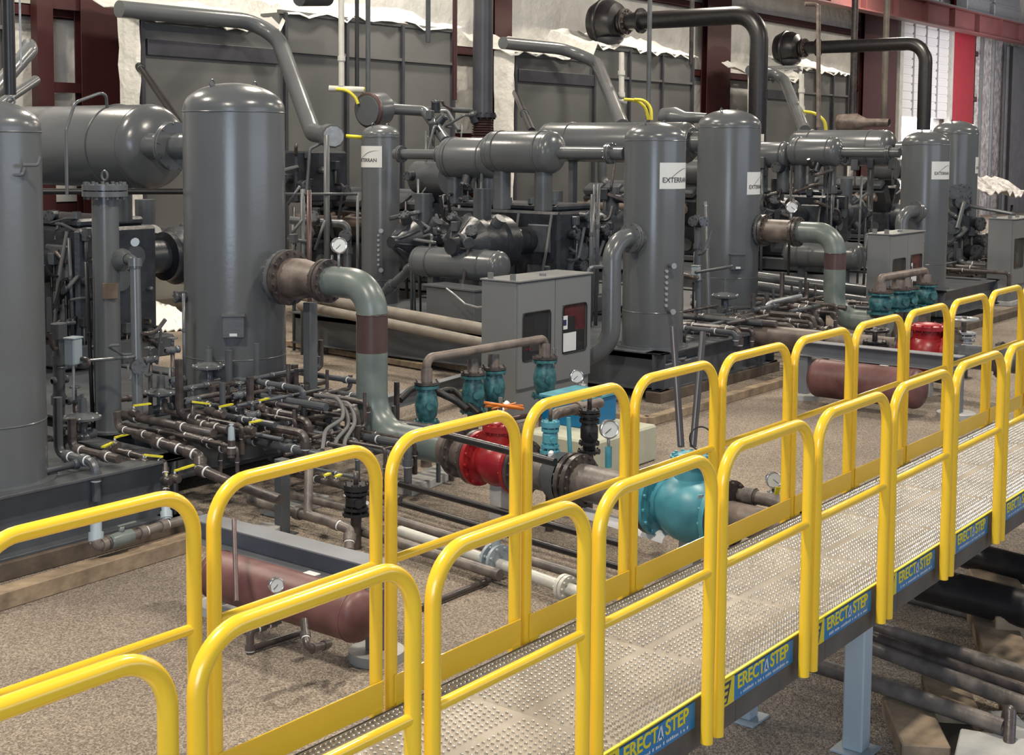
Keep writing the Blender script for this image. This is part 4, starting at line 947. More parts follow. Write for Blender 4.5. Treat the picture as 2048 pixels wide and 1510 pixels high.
def engine(x, y, who):
    t = thing('gas_engine', 'large dark gas engine '+who, 'engine', (x, y, SK))
    a = MB(); a.box((x-.5, y, SK+.1), (x+.5, y+3.3, 1.35), .05); a.build('crankcase', 'engine', t)
    a = MB(); a.box((x-.62, y-.1, SK), (x+.62, y+3.4, SK+.12), .02); a.build('bed_plate', 'paint2', t)
    for s_ in (-1, 1):
        m4 = Matrix.Translation((x+s_*.34, y+1.6, 1.72)) @ Matrix.Rotation(s_*.5, 4, 'Y'); a = MB(); a.box((-.2, -1.5, -.45), (.2, 1.5, .35), .03, m4); a.build('cylinder_bank', 'engine', t)
        for i in range(6):
            m4 = Matrix.Translation((x+s_*.56, y+.36+.5*i, 2.12)) @ Matrix.Rotation(s_*.5, 4, 'Y'); a = MB(); a.box((-.17, -.2, -.07), (.17, .2, .09), .03, m4); a.build('rocker_cover', 'paint2', t)
            a = MB(); a.cyl((x+s_*.5, y+.36+.5*i, 1.9), (x+s_*.92, y+.36+.5*i, 1.75), .055, seg=10); a.build('exhaust_port', 'rustpipe', t)
        a = MB(); a.cyl((x+s_*.92, y+.2, 1.75), (x+s_*.92, y+3.1, 1.75), .09, seg=16); a.build('exhaust_manifold', 'rustpipe', t)
        a = MB(); a.cyl((x+s_*.42, y-.15, 2.55), (x+s_*.42, y+.55, 2.55), .28, seg=28); a.build('air_cleaner', 'paint2', t)
    a = MB(); a.sweep(fillet([(x, y+.1, 2.2), (x, y+3.0, 2.2), (x, y+3.0, 2.9)], .2), .12, 16); a.build('intake_manifold', 'paint2', t)
    a = MB(); a.cyl((x, y-.3, 1.2), (x, y, 1.2), .42, seg=32); a.build('flywheel_housing', 'engine', t)
    a = MB(); a.cyl((x, y+3.3, 1.15), (x, y+3.45, 1.15), .34, seg=24); a.build('damper', 'engine', t)
    for i in range(5):
        a = MB(); a.cyl((x-.5, y+.4+.6*i, .95), (x-.54, y+.4+.6*i, .95), .14, seg=18); a.build('side_door', 'paint2', t)
    return t
compressor(15.0, 9.7, 1, 'behind the first control cabinet')
compressor(24.6, 9.9, 1, 'behind the second bent pipe')
compressor(7.9, 11.2, 1, 'behind the slim column at left')
engine(16.6, 12.6, 'behind the slim labelled vessel')
engine(25.2, 12.3, 'behind the second cabinet')
engine(3.9, 11.2, 'between the cut-off vessel and slim column')
engine(35.0, 12.0, 'at the far right edge')
# ============================================================ COOLER HOUSINGS
YC = 17.0
def cooler(pxl, pxm, pxr, who, zb=.75):
    x0 = gy(pxl, 100, YC).x; xm = gy(pxm, 100, YC).x; x1 = gy(pxr, 100, YC).x; zt = 5.25; zt2 = 5.62
    t = thing('cooler_housing', 'big grey sheet metal cooler housing '+who, 'cooler', (x0, YC, 0))
    a = MB(); a.box((x0, YC+.02, zb), (xm, 17.55, zt), .01); a.build('left_bay', 'cooler', t)
    a = MB(); a.box((xm, YC+.02, zb), (x1, 17.55, zt2), .01); a.build('right_bay', 'cooler', t)
    a = MB(); a.box((x0-.02, YC-.02, zt-.03), (xm, YC+.06, zt+.05), .004); a.build('top_angle', 'cooler', t)
    a = MB(); a.box((xm-.02, YC-.02, zt2-.03), (x1+.03, YC+.06, zt2+.05), .004); a.build('top_angle', 'cooler', t)
    a = MB(); a.box((x0+.1, YC-.05, zt-.62), (xm-.05, YC+.02, zt-.34), .005); a.build('recess_band', 'stack', t)
    a = MB(); nj = 8; vs = []
    for i in range(nj+1):
        for j in range(17):
            for e_ in (0, 1): vs.append((x0-.03-.05*random.random()-.03*e_, YC-.03+.6*i/nj, zb-.1+(zt-zb+.2)*j/16))
    fs = []
    ix = lambda i, j, e_: (i*17+j)*2+e_
    for i in range(nj):
        for j in range(16): fs += [(ix(i, j, 0), ix(i+1, j, 0), ix(i+1, j+1, 0), ix(i, j+1, 0))]
    a.add(vs, fs, True); a.build('side_sheet', 'tarp', t)
    n = 5
    for i in range(n+1):
        xx = x0+(x1-x0)*i/n; top = zt if xx < xm-.01 else zt2
        if xx < xm-.3 and i > 0: continue
        a = MB(); a.box((xx-.035, YC-.06, zb), (xx+.035, YC+.02, top)); a.build('stiffener', 'stack', t)
    a = MB(); a.box((xm, YC-.045, zt2-.75), (x1, YC+.02, zt2-.69)); a.build('cross_rail', 'cooler', t)
    for xx in (x0+.1, xm, x1-.1):
        a = MB(); a.box((xx-.06, YC+.05, 0), (xx+.06, YC+.17, zb)); a.build('support_leg', 'stack', t)
    # white sheet over the top running to the wall
    s_ = MB(); nx, ny = 34, 6; vs = []; random.seed(int(x0*10))
    for i in range(nx+1):
        for j in range(ny+1):
            xx = x0-.25+(x1-x0+.5)*i/nx; v_ = j/ny; base = (zt if xx < xm else zt2)
            if j == 0: zz = base+.08+random.uniform(-.14, .05); yy = YC-.05-random.uniform(0, .06)
            else: zz = base+.14+.40*v_*v_+random.uniform(-.05, .06); yy = YC+v_*1.40
            vs.append((xx, yy, zz))
    fs = [(i*(ny+1)+j, (i+1)*(ny+1)+j, (i+1)*(ny+1)+j+1, i*(ny+1)+j+1) for i in range(nx) for j in range(ny)]
    solid(s_, vs, fs); o = s_.build('insulation_sheet', 'tarp'); tag(o, 'white plastic sheet over the grey cooler housing '+who, 'plastic sheet')
    # header pipe and slanting branch
    return x0, x1, zt
cooler(283, 560, 905, 'behind the widest vessel')
cooler(1030, 1190, 1385, 'behind the first labelled vessel')
cooler(1532, 1600, 1697, 'left of the column by the door')
cooler(-560, -200, 8, 'at the left picture edge')
t_ = pipe('long grey pipe along the cooler top, slanting down left of the slim vessel', [gy(238, 18, YC-.4), gy(545, 47, YC-.4), at(626, 266, 22.6), at(668, 273, 21.6)], mw(16, 25), 'paint', [.5, .35], rings=((2, .85),), ring_mt='stl', seg=24)
for q_ in (.3, .85):
    c = gy(238, 18, YC-.4).lerp(gy(545, 47, YC-.4), q_); m_ = MB(); m_.box((c.x-.03, c.y, c.z-.03), (c.x+.03, YC-.0, c.z+.03)); m_.build('wall_bracket', 'paint2', t_)
t_ = pipe('grey pipe slanting down in front of the second cooler housing', [gy(1006, 86, YC-.4), gy(1185, 104, YC-.4), at(1245, 252, 27)], mw(13, 30), 'paint', .6, seg=24)
for q_ in (.3, .85):
    c = gy(1006, 86, YC-.4).lerp(gy(1185, 104, YC-.4), q_); m_ = MB(); m_.box((c.x-.03, c.y, c.z-.03), (c.x+.03, YC-.0, c.z+.03)); m_.build('wall_bracket', 'paint2', t_)
t_ = pipe('grey pipe slanting down in front of the third cooler housing', [gy(1500, 141, YC-.4), gy(1563, 147, YC-.4), at(1610, 262, 36)], mw(11, 40), 'paint', .8, seg=24)
for q_ in (.3, .85):
    c = gy(1500, 141, YC-.4).lerp(gy(1563, 147, YC-.4), q_); m_ = MB(); m_.box((c.x-.03, c.y, c.z-.03), (c.x+.03, YC-.0, c.z+.03)); m_.build('wall_bracket', 'paint2', t_)
pipe('thin dark strut slanting down in front of the first cooler housing', [gy(268, 133, YC-.02)+V((.12, 0, 0)), at(372, 262, 21)], .06, 'dark', cat='strut', name='brace_strut', rings=((0, .01),), ring_mt='stl')
pipe('thin dark strut slanting down at the left of the second cooler housing', [gy(1024, 185, YC-.02)+V((.12, 0, 0)), at(1064, 262, 25.5)], .07, 'dark', cat='strut', name='brace_strut', rings=((0, .6),), ring_mt='stl')
# large grey ducts rising at the far left
pipe('fat grey exhaust duct bending up at the left edge', [at(-20, 190, 17), at(60, 100, 18), at(58, 92, 18.6)], mw(16, 17.5), 'paint', .3, seg=24)
pipe('second fat grey duct below the first at the left edge', [at(-10, 215, 16), at(72, 160, 17)], .06, 'paint', seg=20)
pipe('black upright stack at the left picture edge', [V((at(20, 190, 15).x, at(20, 190, 15).y, 11)), at(20, 190, 15)], mw(12, 15), 'dark', flanges=((0, .72, .11),))
pipe('thin pale pipe beside the black stack at the left edge', [V((at(42, 130, 15.2).x, at(42, 130, 15.2).y, 11)), at(42, 130, 15.2)], .012, 'stl')
# black exhaust stack with bellows
t = thing('exhaust_stack', 'thick black exhaust stack rising before the dark red column, upper centre', 'exhaust', at(965, 268, 24.5))
P0 = at(965, 232, 24.5); P1 = V((P0.x, P0.y, 11.0)); r = mw(20, 24.5)
a = MB(); a.cyl(P0, P1, r, seg=32); a.build('stack_pipe', 'stack', t)
a = MB(); a.flange(P0, (0, 0, 1), r*1.4, .06, 12, .02); a.build('flange', 'dark', t)
a = MB(); prof = [(r*.9, 0)]
for i in range(8): prof += [(r*1.12, -.03-.045*i), (r*.85, -.052-.045*i)]
a.lathe(prof, P0-V((0, 0, .03)), (0, 0, 1), 28); a.build('rusty_bellows', 'primer', t)
a = MB(); a.cyl(P0-V((0, 0, .4)), P0-V((0, 0, 1.3)), r*.9, seg=28); a.build('lower_pipe', 'primer', t)
# black overhead pipes with dark blower housings
def overhead(pxs, py, pxc, pyb, rpx, dr, who):
    s = gy(pxs, py, 16.6); x = s.x; c = gx(pxc, py, x); z = s.z; r = mw(rpx, dr); d_ = (c-CAM).dot(cF)
    b_ = gx(pxc, pyb, x).z
    pipe('thick black overhead pipe with a rounded bend '+who, [s, V((x, c.y, z)), V((x, c.y, b_))], r, 'dark', r*2.8, flanges=((0, .03, r*1.45),), seg=28)
    t = thing('blower_housing', 'round black blower housing at the end of the overhead pipe '+who, 'blower', s)
    a = MB(); a.lathe([(r*1.0, 0), (r*1.0, .35), (r*1.5, .40), (r*1.5, .46), (r*1.1, .5)], (x, 16.6, z), (0, 1, 0), 28); a.build('inlet_spool', 'dark', t)
    a = MB(); a.lathe([(r*1.2, .5), (r*2.2, .6), (r*2.65, .8), (r*2.65, 1.1), (r*2.2, 1.3), (0, 1.4)], (x, 16.6, z), (0, 1, 0), 32); a.build('housing', 'dark', t)
    a = MB(); a.torus((x, 17.6, z), (0, 1, 0), r*2.65, .05, 36, 8); a.build('housing_rim', 'dark', t)
    a = MB(); a.dome((x-.1, 17.4, z-r*1.8), (0, 0, -1), r*1.7, r*1.0, 24, 6); a.build('lower_bowl', 'stack', t)
    a = MB(); a.flange((x, 16.95, z), (0, 1, 0), r*1.5, .05, 14, .03); a.build('flange', 'iron', t)
    a = MB(); a.box((x-r*2.2, 17.0, z-r*3.1), (x+r*1.8, 18.2, z-r*2.8), .02); a.build('mount_plate', 'stl', t)
overhead(1275, 42, 1519, 268, 20, 31, 'in the upper centre')
overhead(1630, 95, 1852, 260, 14, 40, 'at the upper right')
pipe('dark blue-black roll hanging at the top edge over the first cooler', [at(598, -6, 25), at(655, -6, 25.6)], .17, 'stack', cat='roll', name='hanging_roll')
# vertical slender pipes at the coolers
for (px_, y0_, y1_, d_, r_, mt_, lab) in (
    (736, -40, 250, 25, .045, 'paint2', 'slender dark pipe dropping in front of the first cooler, right of the white pipe'),
    (714, -40, 178, 25.4, .04, 'dark', 'black downpipe just right of the white pipe'),
    (856, -40, 85, 27, .05, 'paint2', 'slender grey pipe from above onto the cooler top, upper centre'),
    (909, -40, 200, 27.6, .05, 'oxide', 'slender dark red pipe left of the dark red column, upper centre'),
    (1296, -40, 250, 30, .05, 'paint2', 'slender grey pipe crossing behind the black overhead pipe'),
    (1637, 10, 255, 37, .06, 'rustpipe', 'slender brown pipe with hooked top before the third cooler'),
    (1382, -40, 130, 36, .06, 'iron', 'slender brown downpipe at the right end of the second cooler'),
    (1704, -40, 245, 45, .11, 'iron', 'dark downpipe beside the column at the third cooler'),
    (1767, -40, 240, 45, .10, 'beige', 'pale pipe in front of the column left of the door')):
    e_ = at(px_, y1_, d_); f_ = at(px_, y0_, d_); pipe(lab, [V((e_.x, e_.y, 11.0)) if y0_ < 0 else f_, e_], r_, mt_)
pipe('short hooked brown pipe at the top of the third cooler riser', [at(1610, 8, 37), at(1637, 9, 37), at(1637, 30, 37)], .06, 'rustpipe', .15)
# white plastic pipes and yellow hoses
def pvcset(px_, ya, yb, d, xa, xb, who, hoses, rp=6, mt='pvc'):
    r = mw(rp, d)
    e_ = at(px_, yb, d); t = pipe('white plastic downpipe with a level tee '+who, [V((e_.x, e_.y, 11)) if ya < 0 else at(px_, ya, d), e_], r, mt, rings=((0, .45), (0, .93)), ring_mt=mt)
    a = MB(); a.cyl(at(xa, yb+5, d), at(xb, yb+8, d), r*1.05, seg=16); a.build('tee_arm', mt, t)
    for k, h in enumerate(hoses): pipe('%s yellow hose arching off the white pipe %s' % (('first', 'second')[k], who), [at(a_, b_, d-.05-.1*k) for a_, b_ in h], mw(3.4, d), 'hose', .5, cat='hose', name='yellow_hose', seg=10)
pvcset(683, -40, 172, 24, 658, 728, 'before the first cooler', [[(672, 178), (695, 180), (712, 196), (716, 208)]])
pvcset(1243, 105, 196, 30, 1234, 1254, 'before the second cooler', [[(1248, 199), (1272, 200), (1292, 215), (1297, 240)], [(1268, 199), (1288, 200), (1302, 215), (1303, 240)]], 5.5)
pvcset(1603, 148, 222, 38, 1598, 1610, 'before the third cooler', [[(1606, 223), (1630, 226), (1650, 242), (1652, 262)]], 5)
for (xa, ya, xb, yb, d, lab) in ((692, 272, 728, 275, 21.75, 'level yellow lever beside the slim labelled vessel'), (723, 178, 730, 178, 24, 'yellow knob at the end of the white tee')):
    a = MB(); a.cyl(at(xa, ya, d), at(xb, yb, d), .03, seg=8); tag(a.build('yellow_lever', 'handle'), lab, 'lever')
# rust-brown disc and pipe in front of engine, upper centre
t = thing('intake_silencer', 'round grey silencer with a rusty end disc, left of the black stack', 'silencer', at(745, 220, 24))
a = MB(); ax_ = (at(800, 216, 24.6)-at(745, 222, 24)).normalized(); c = at(742, 220, 24); a.lathe([(0, -.12), (mw(30, 24), -.12), (mw(33, 24), 0), (mw(33, 24), .3), (mw(20, 24), .45), (mw(14, 24), .6)], c, ax_, 32); a.build('drum', 'paint', t)
a = MB(); a.torus(c-ax_*.06, ax_, mw(32, 24), .04, 32, 8); a.build('rusty_rim', 'primer', t)
pipe('grey pipe leaving the silencer and bending down to the right', [at(768, 217, 24.2), at(850, 222, 24.4), at(892, 282, 23.6)], mw(11, 24), 'paint', .12, seg=20)
pipe('second grey pipe bending down left of the black stack', [at(862, 222, 25), at(895, 222, 25), at(918, 262, 24.6)], mw(4, 25), 'paint', .1)
pipe('thin grey pipe at right of the silencer running to the stack', [at(855, 218, 26), at(955, 222, 24.6)], mw(5, 26), 'paint2')
t = thing('intake_silencer', 'round grey silencer behind the wide middle vessel', 'silencer', at(1345, 235, 31))
a = MB(); c = at(1345, 236, 31); ax_ = V((0, -1, 0)); a.lathe([(0, -.3), (mw(20, 31), -.25), (mw(22, 31), .1), (mw(12, 31), .35), (mw(9, 31), .9)], c, ax_, 28); a.build('drum', 'paint', t)
t = thing('intake_silencer', 'pale silencer in front of the roll-up door', 'silencer', at(1700, 240, 40))
a = MB(); c = at(1700, 246, 40); a.lathe([(0, -.4), (mw(17, 40), -.35), (mw(19, 40), .2), (mw(9, 40), .5), (mw(8, 40), 1.2)], c, V((0, -1, 0)), 28); a.build('drum', 'rustpipe', t)
# lattice of posts left of the slim vessel
for (xa, ya, xb, yb, w_, d, lab, mt_) in (
    (605, 378, 605, 505, 5, 20, 'left square post of the grey pipe rack behind the widest vessel', 'paint2'),
    (618, 380, 618, 505, 5, 19, 'second square post of the grey pipe rack', 'primer'),
    (653, 270, 653, 560, 6, 20, 'tall middle post of the grey pipe rack', 'paint2'),
    (715, 385, 715, 425, 3, 21, 'short rear post of the grey pipe rack', 'paint2'),
    (575, 410, 600, 372, 3, 20, 'upper slanting brace of the pipe rack', 'paint2'),
    (575, 478, 604, 440, 3, 20, 'middle slanting brace of the pipe rack', 'paint2'),
    (630, 500, 650, 440, 3, 20, 'right slanting brace of the pipe rack', 'paint2'),
    (570, 388, 715, 388, 3, 20, 'thin upper rail of the pipe rack', 'paint2'),
    (575, 478, 620, 484, 4, 20, 'short lower rail of the pipe rack', 'paint2')):
    e_ = at(xa, ya, d); f_ = at(xb, yb, d)
    if 'post' in lab: f_ = V((e_.x, e_.y, .0))
    pipe(lab, [e_, f_], mw(w_, d), mt_, cat='rack bar', name='rack_bar', seg=8)
pipe('level grey pipe crossing the rack and turning down beside the slim vessel', [at(580, 440, 20.5), at(695, 448, 20.5), at(695, 600, 20.5)], mw(8, 20.5), 'paint', .12, rings=((1, .35),), ring_mt='paint')
a = thing('equipment_cover', 'plain grey sheet box beside the slim labelled vessel', 'box', at(640, 360, 23)); b_ = MB(); c = at(636, 350, 23); b_.box(c+V((-.6, -.1, -.45)), c+V((.6, 1.2, .4)), .03); b_.build('cover', 'engine', a)
# square pale post under the bent pipe flanges
a = thing('pipe_support', 'pale grey-green square post propping the big bent pipe', 'support', gz(620, 775, .1)); b_ = MB(); P_ = at(621, 770, 13.1); b_.box((P_.x-.05, P_.y-.05, .1), (P_.x+.05, P_.y+.05, zn-.24), .006); b_.build('post', 'paint', a)
b_ = MB(); b_.box((P_.x-.13, P_.y-.13, .08), (P_.x+.13, P_.y+.13, .1)); b_.build('foot_plate', 'patina', a)
# grey junction trough with conduit left of cabinet
a = thing('trough_box', 'grey lidded box under the low horizontal vessel, left of the cabinet', 'box', at(900, 640, 18.2)); b_ = MB(); p0 = at(852, 620, 18.6); p1 = at(948, 625, 17.9)
ang = math.atan2(p1.y-p0.y, p1.x-p0.x); ln = (p1-p0).length; m4 = Matrix.Translation(p0) @ Matrix.Rotation(ang, 4, 'Z'); b_.box((0, 0, -.08), (ln, .35, .33), .01, m4); b_.build('box_body', 'paint', a)
b_ = MB(); b_.box((-.03, -.03, .33), (ln+.03, .38, .36), .004, m4); b_.build('box_lid', 'paint', a)
pipe('thin pale flexible conduit sagging from the lidded box to the cabinet', [at(893, 577, 17.8), at(910, 590, 17.6), at(930, 608, 17.2), at(955, 615, 16.6), at(985, 612, 16.0)], .013, 'stl', .2, cat='conduit', name='flexible_conduit')
a = thing('grey_plate', 'upright grey end plate standing below the gravel-side beam, centre left', 'plate', at(688, 680, 16)); b_ = MB(); p0 = gz(658, 704, 0); p1 = gz(716, 690, 0); ang = math.atan2(p1.y-p0.y, p1.x-p0.x); b_.box((0, 0, -p0.z), ((p1-p0).length, .02, .30), 0, Matrix.Translation(p0) @ Matrix.Rotation(ang, 4, 'Z')); b_.build('plate', 'beamgrey', a)
# white sheet heap at lower left under cooler
s_ = MB(); nx, ny = 26, 10; vs = []; p0 = at(285, 622, 22.2); p1 = at(400, 628, 22.8)
random.seed(3)
for i in range(nx+1):
    for j in range(ny+1):
        u, v_ = i/nx, j/ny; b0 = p0.lerp(p1, u); vs.append((b0.x, b0.y+v_*.9, .02+.62*math.sin(PI*min(1, v_*1.1)*.5)*(1-.5*u)+random.uniform(-.04, .04)))
solid(s_, vs, [(i*(ny+1)+j, (i+1)*(ny+1)+j, (i+1)*(ny+1)+j+1, i*(ny+1)+j+1) for i in range(nx) for j in range(ny)]); tag(s_.build('plastic_sheet', 'tarp'), 'crumpled white plastic sheet heaped on the ground left of the widest vessel', 'plastic sheet')
# ============================================================ RED KNOCKOUT TANKS, BEAMS, PIERS NEAR THE WALKWAY
def ktank(label, a_, b_, r, who, leg_a, leg_b):
    a_, b_ = V(a_), V(b_); t, d = None, (b_-a_).normalized()
    t = horiz_bottle('drain_tank', label, a_, b_, r, 'redtank')
    m_ = MB(); up = V((0, 0, 1)); sd = d.cross(up).normalized(); q = a_.lerp(b_, .62)+(-sd*.3+up*.95).normalized()*r
    m_.rbox(q, (.10, .09, .006), math.atan2(d.y, d.x), .001); m_.build('tank_label', 'paper', t)
    return t
kA = gx(418, 1142, 3.98); kB = gx(738, 1240, 3.98)
z_ = (kA.z+kB.z)/2; kA.z = kB.z = z_
ktank('dusty red-brown horizontal tank under the grey beam, left foreground', kA, kB, .155, '', 0, 0)
gauge('chrome gauge on the front of the near red-brown tank', *at(552, 1190, 7.95), .8, .06)
bm0 = gx(405, 1018, 4.25); bm1 = gx(765, 1168, 4.25)
ibeam('pipe_rack_beam', 'blue-grey steel beam above the near red-brown tank', (4.22, bm0.y, .60), (4.22, bm1.y-.05, .60), .16, .18, 'beamgrey')
for (yy, lab) in ((bm1.y+.02, 'near'), (bm0.y-.25, 'far')):
    t = thing('beam_post', 'grey steel post on a round concrete pier, %s end of the near beam' % lab, 'support', (4.22, yy, 0))
    m_ = MB(); m_.box((4.17, yy-.05, .06), (4.27, yy+.05, .44), .004); m_.build('post', 'beamgrey', t)
    m_ = MB(); m_.cyl((4.22, yy, 0), (4.22, yy, .06), .17, seg=32); m_.build('concrete_pier', 'concrete', t)
kA2 = gx(1618, 775, 13.6); kB2 = gx(1852, 812, 13.6); z_ = .33; kA2.z = kB2.z = z_
ktank('dusty red-brown horizontal tank seen between the far railings, right', kA2, kB2, .23, '', 0, 0)
ibeam('pipe_rack_beam', 'blue-grey steel beam above the far red-brown tank', (13.9, kA2.y+.25, .72), (13.9, kB2.y-.3, .72), .18, .2, 'beamgrey')
for (yy, lab) in ((kB2.y-.25, 'near'), (kA2.y+.2, 'far')):
    t = thing('beam_post', 'grey steel post on a round concrete pier, %s end of the far beam' % lab, 'support', (13.9, yy, 0))
    m_ = MB(); m_.box((13.84, yy-.06, .06), (13.96, yy+.06, .54), .004); m_.build('post', 'beamgrey', t)
    m_ = MB(); m_.cyl((13.9, yy, 0), (13.9, yy, .06), .22, seg=32); m_.build('concrete_pier', 'concrete', t)
# second red valve and neighbours beyond the railings
pR2 = gz(1856, 705, .55)
t = bigvalve('gate_valve', 'second bright red valve, far right between the railings', (pR2.x, pR2.y, .55), (0, -1, 0), .27, .55, 'redpaint', .24, .32, .32, 0)
mainpipe('brown pipeline spool feeding the far red valve', V((pR2.x, pR2.y+.3, .55)), V((pR2.x, pR2.y+2.4, .55)), .15, 'rustpipe', (.5,))
mainpipe('grey pipeline spool leaving the far red valve', V((pR2.x, pR2.y-.3, .55)), V((pR2.x, pR2.y-1.8, .55)), .15, 'paint2', (.4,))
pipe('beige thick pipe lying below the far red valve, upper one', [gz(1585, 690, .25), gz(1890, 742, .25)], .11, 'beige', seg=18, flanges=((0, .55, .17),))
pipe('thin steel pipe below the thick beige one at right', [gz(1580, 712, .15), gz(1900, 762, .15)], .05, 'shaft')
smallstack('black upright valve on the beige pipe at right', 1748, 742, 17.3, .55, 'dark', s=2.2)
smallstack('grimy upright valve left of the last far railings', 1925, 735, 18.6, .7, 'stl', s=2.4)
# ============================================================ GROUND PIPES IN FRONT OF THE SKIDS (run toward the walkway)
def gpipe(label, pts, z, r, mt, **k): return pipe(label, [gz(a_, b_, z) for a_, b_ in pts], r, mt, **k)
gpipe('uppermost dark steel pipe running under the far railing', [(800, 968), (1250, 1090)], .22, .028, 'dark')
gpipe('second dark steel pipe running under the far railing', [(790, 1003), (1260, 1140)], .16, .026, 'dark')
gpipe('third brown-grey pipe running under the far railing', [(560, 985), (760, 1030), (1255, 1180)], .14, .035, 'shaft')
gpipe('fourth grimy pipe running under the far railing', [(500, 1000), (700, 1055), (1000, 1150)], .12, .04, 'shaft', rings=((0, .5),), ring_mt='iron')
gpipe('thin rusty pipe running behind the grey post', [(560, 940), (800, 1000)], .30, .03, 'iron', rings=((0, .3), (0, .6)))
t = gpipe('pale plastic-coated pipe with two flanged joints before the walkway', [(800, 1062), (960, 1115), (1110, 1168), (1200, 1200)], .12, .042, 'pvc', flanges=((2, .25, .09),))
c = gz(992, 1120, .14)
t = thing('flanged_valve', 'small grey flanged valve with black bolts standing in the pale pipe', 'valve', c)
m_ = MB(); dd_ = (gz(1110, 1168, .12)-gz(960, 1115, .12)).normalized(); m_.flange(c-dd_*.035, dd_, .12, .025, 8, .012); m_.build('flange', 'leg', t)
m_ = MB(); m_.flange(c+dd_*.035, dd_, .12, .025, 8, .012); m_.build('flange', 'leg', t)
m_ = MB(); m_.cyl(c, c+V((0, 0, .22)), .035, seg=14); m_.build('bonnet', 'leg', t)
m_ = MB(); m_.torus(c+V((0, 0, .24)), (0, 0, 1), .05, .012, 16, 6); m_.cyl(c+V((0, 0, .2)), c+V((0, 0, .26)), .02, seg=8); m_.build('stem_nut', 'black', t)
gpipe('dark bar lying on the gravel before the second railing opening', [(840, 1215), (978, 1160)], .03, .022, 'iron')
gpipe('dark bar lying under the near red-brown tank', [(500, 1298), (612, 1262)], .03, .02, 'iron')
t = pipe('dark threaded elbow assembly below the near red-brown tank, left', [at(560, 1240, 7.6), at(500, 1262, 7.5), at(500, 1308, 7.5)], .022, 'iron', .03, rings=((0, .25), (0, .6), (1, .7)))
t = pipe('dark threaded elbow assembly below the near red-brown tank, right', [at(608, 1240, 7.7), at(614, 1300, 7.55), at(658, 1288, 7.75)], .022, 'iron', .03, rings=((0, .5), (1, .3), (1, .8)))
lever_valve('yellow lever valve under the near red-brown tank', at(540, 1235, 7.55), (1, .3, 0), .024, (.8, -.3, 0), 'iron', hl=.1)
pipe('black upright rod just right of the second far railing post', [at(468, 1040, 8.4), at(473, 1205, 7.6)], .014, 'primer', cat='rod', name='steel_rod')
a = thing('square_post', 'dark grey square post standing in the pipe tangle, left of centre', 'post', gz(565, 1065, 0)); f = gz(565, 1068, 0); m_ = MB(); m_.box((f.x-.045, f.y-.045, 0.01), (f.x+.045, f.y+.045, at(565, 940, (f-CAM).dot(cF)).z+.1), .004); m_.build('post', 'paint2', a)
m_ = MB(); m_.box((f.x-.09, f.y-.09, 0), (f.x+.09, f.y+.09, .01)); m_.build('foot_plate', 'paint2', a)
pipe('grimy riser pipe turning level beside the dark square post', [at(618, 935, 10.6), at(616, 1030, 10.4), at(665, 1045, 10.2), at(700, 1060, 10.1), at(698, 1100, 10.0)], .036, 'shaft', .05, rings=((2, .2), (3, .4)))
gpipe('long pale lever lying on the grimy pipe, left of centre', [(690, 990), (735, 1006)], .36, .014, 'white')
smallstack('black control valve with bolted top among the pipes, left of centre', 712, 1030, 10.5, .34, 'black', s=1.4, wheel=False)
for i, (a_, b_, lab) in enumerate(((650, 962, 'left'), (672, 964, 'right'))):
    lever_valve('small %s yellow valve beside the black control valve' % lab, at(a_, b_, 10.4), (0, 1, 0), .016, (1, .3, 0), 'iron', hl=.06)
# concrete sleepers on the gravel
for (p0, p1, w_, lab) in (((545, 1065), (480, 1105), .2, 'grey concrete sleeper beneath the grimy pipes, left one'), ((640, 1005), (545, 1035), .22, 'grey concrete sleeper beneath the grimy pipes, rear one'), ((905, 945), (800, 990), .26, 'grey concrete sleeper beneath the brown pipeline, centre')):
    timber(lab, gz(p0[0], p0[1], .0), gz(p1[0], p1[1], .0), w_, .08, 'concrete', None)
# ============================================================ RIGHT FOREGROUND BELOW THE WALKWAY
gpipe('nearest grimy pipe crossing under the walkway leg, lower right', [(1560, 1310), (1720, 1357), (2010, 1455)], .16, .045, 'shaft')
gpipe('thin dark pipe second from the bottom right corner', [(1720, 1285), (2080, 1420)], .2, .045, 'shaft')
gpipe('third grimy pipe at lower right, paired with a thinner one', [(1715, 1262), (2080, 1390)], .26, .03, 'iron')
gpipe('fourth dark pipe at lower right', [(1700, 1240), (2080, 1358)], .24, .045, 'shaft')
gpipe('thick black pipe at the right picture edge', [(1840, 1165), (2090, 1228)], .25, .12, 'dark', seg=20)
gpipe('second thick black pipe at the right edge, partly behind posts', [(1930, 1108), (2090, 1150)], .25, .10, 'dark', seg=20)
gpipe('grey narrow bar on the gravel near the right edge', [(1810, 1195), (2060, 1262)], .03, .03, 'shaft')
def slab(label, cx_, cy_, L_, W_, h, ang, mt, cat='timber', z0=0):
    a = MB(); c = gz(cx_, cy_, h); a.box((-L_/2, -W_/2, z0), (L_/2, W_/2, h), .008, Matrix.Translation((c.x, c.y, 0)) @ Matrix.Rotation(ang, 4, 'Z')); return tag(a.build('timber_block' if cat == 'timber' else 'concrete_block', mt), label, cat)
slab('brown timber block under the nearest grimy pipe', 1830, 1440, .62, .24, .11, .55, 'wood')
slab('short brown timber under the middle grimy pipes', 1900, 1385, .50, .24, .11, .5, 'wood')
slab('long brown timber running off the right edge', 2010, 1290, 1.5, .26, .12, .45, 'wood')
slab('brown timber at the right edge by the black pipes', 2010, 1185, 1.0, .3, .2, .5, 'wood')
slab('pale concrete block in the bottom right corner', 1985, 1500, .42, .34, .12, .25, 'concrete', 'block')
slab('pale concrete strip at the right edge above the corner block', 2040, 1460, .5, .14, .1, .7, 'concrete', 'block')
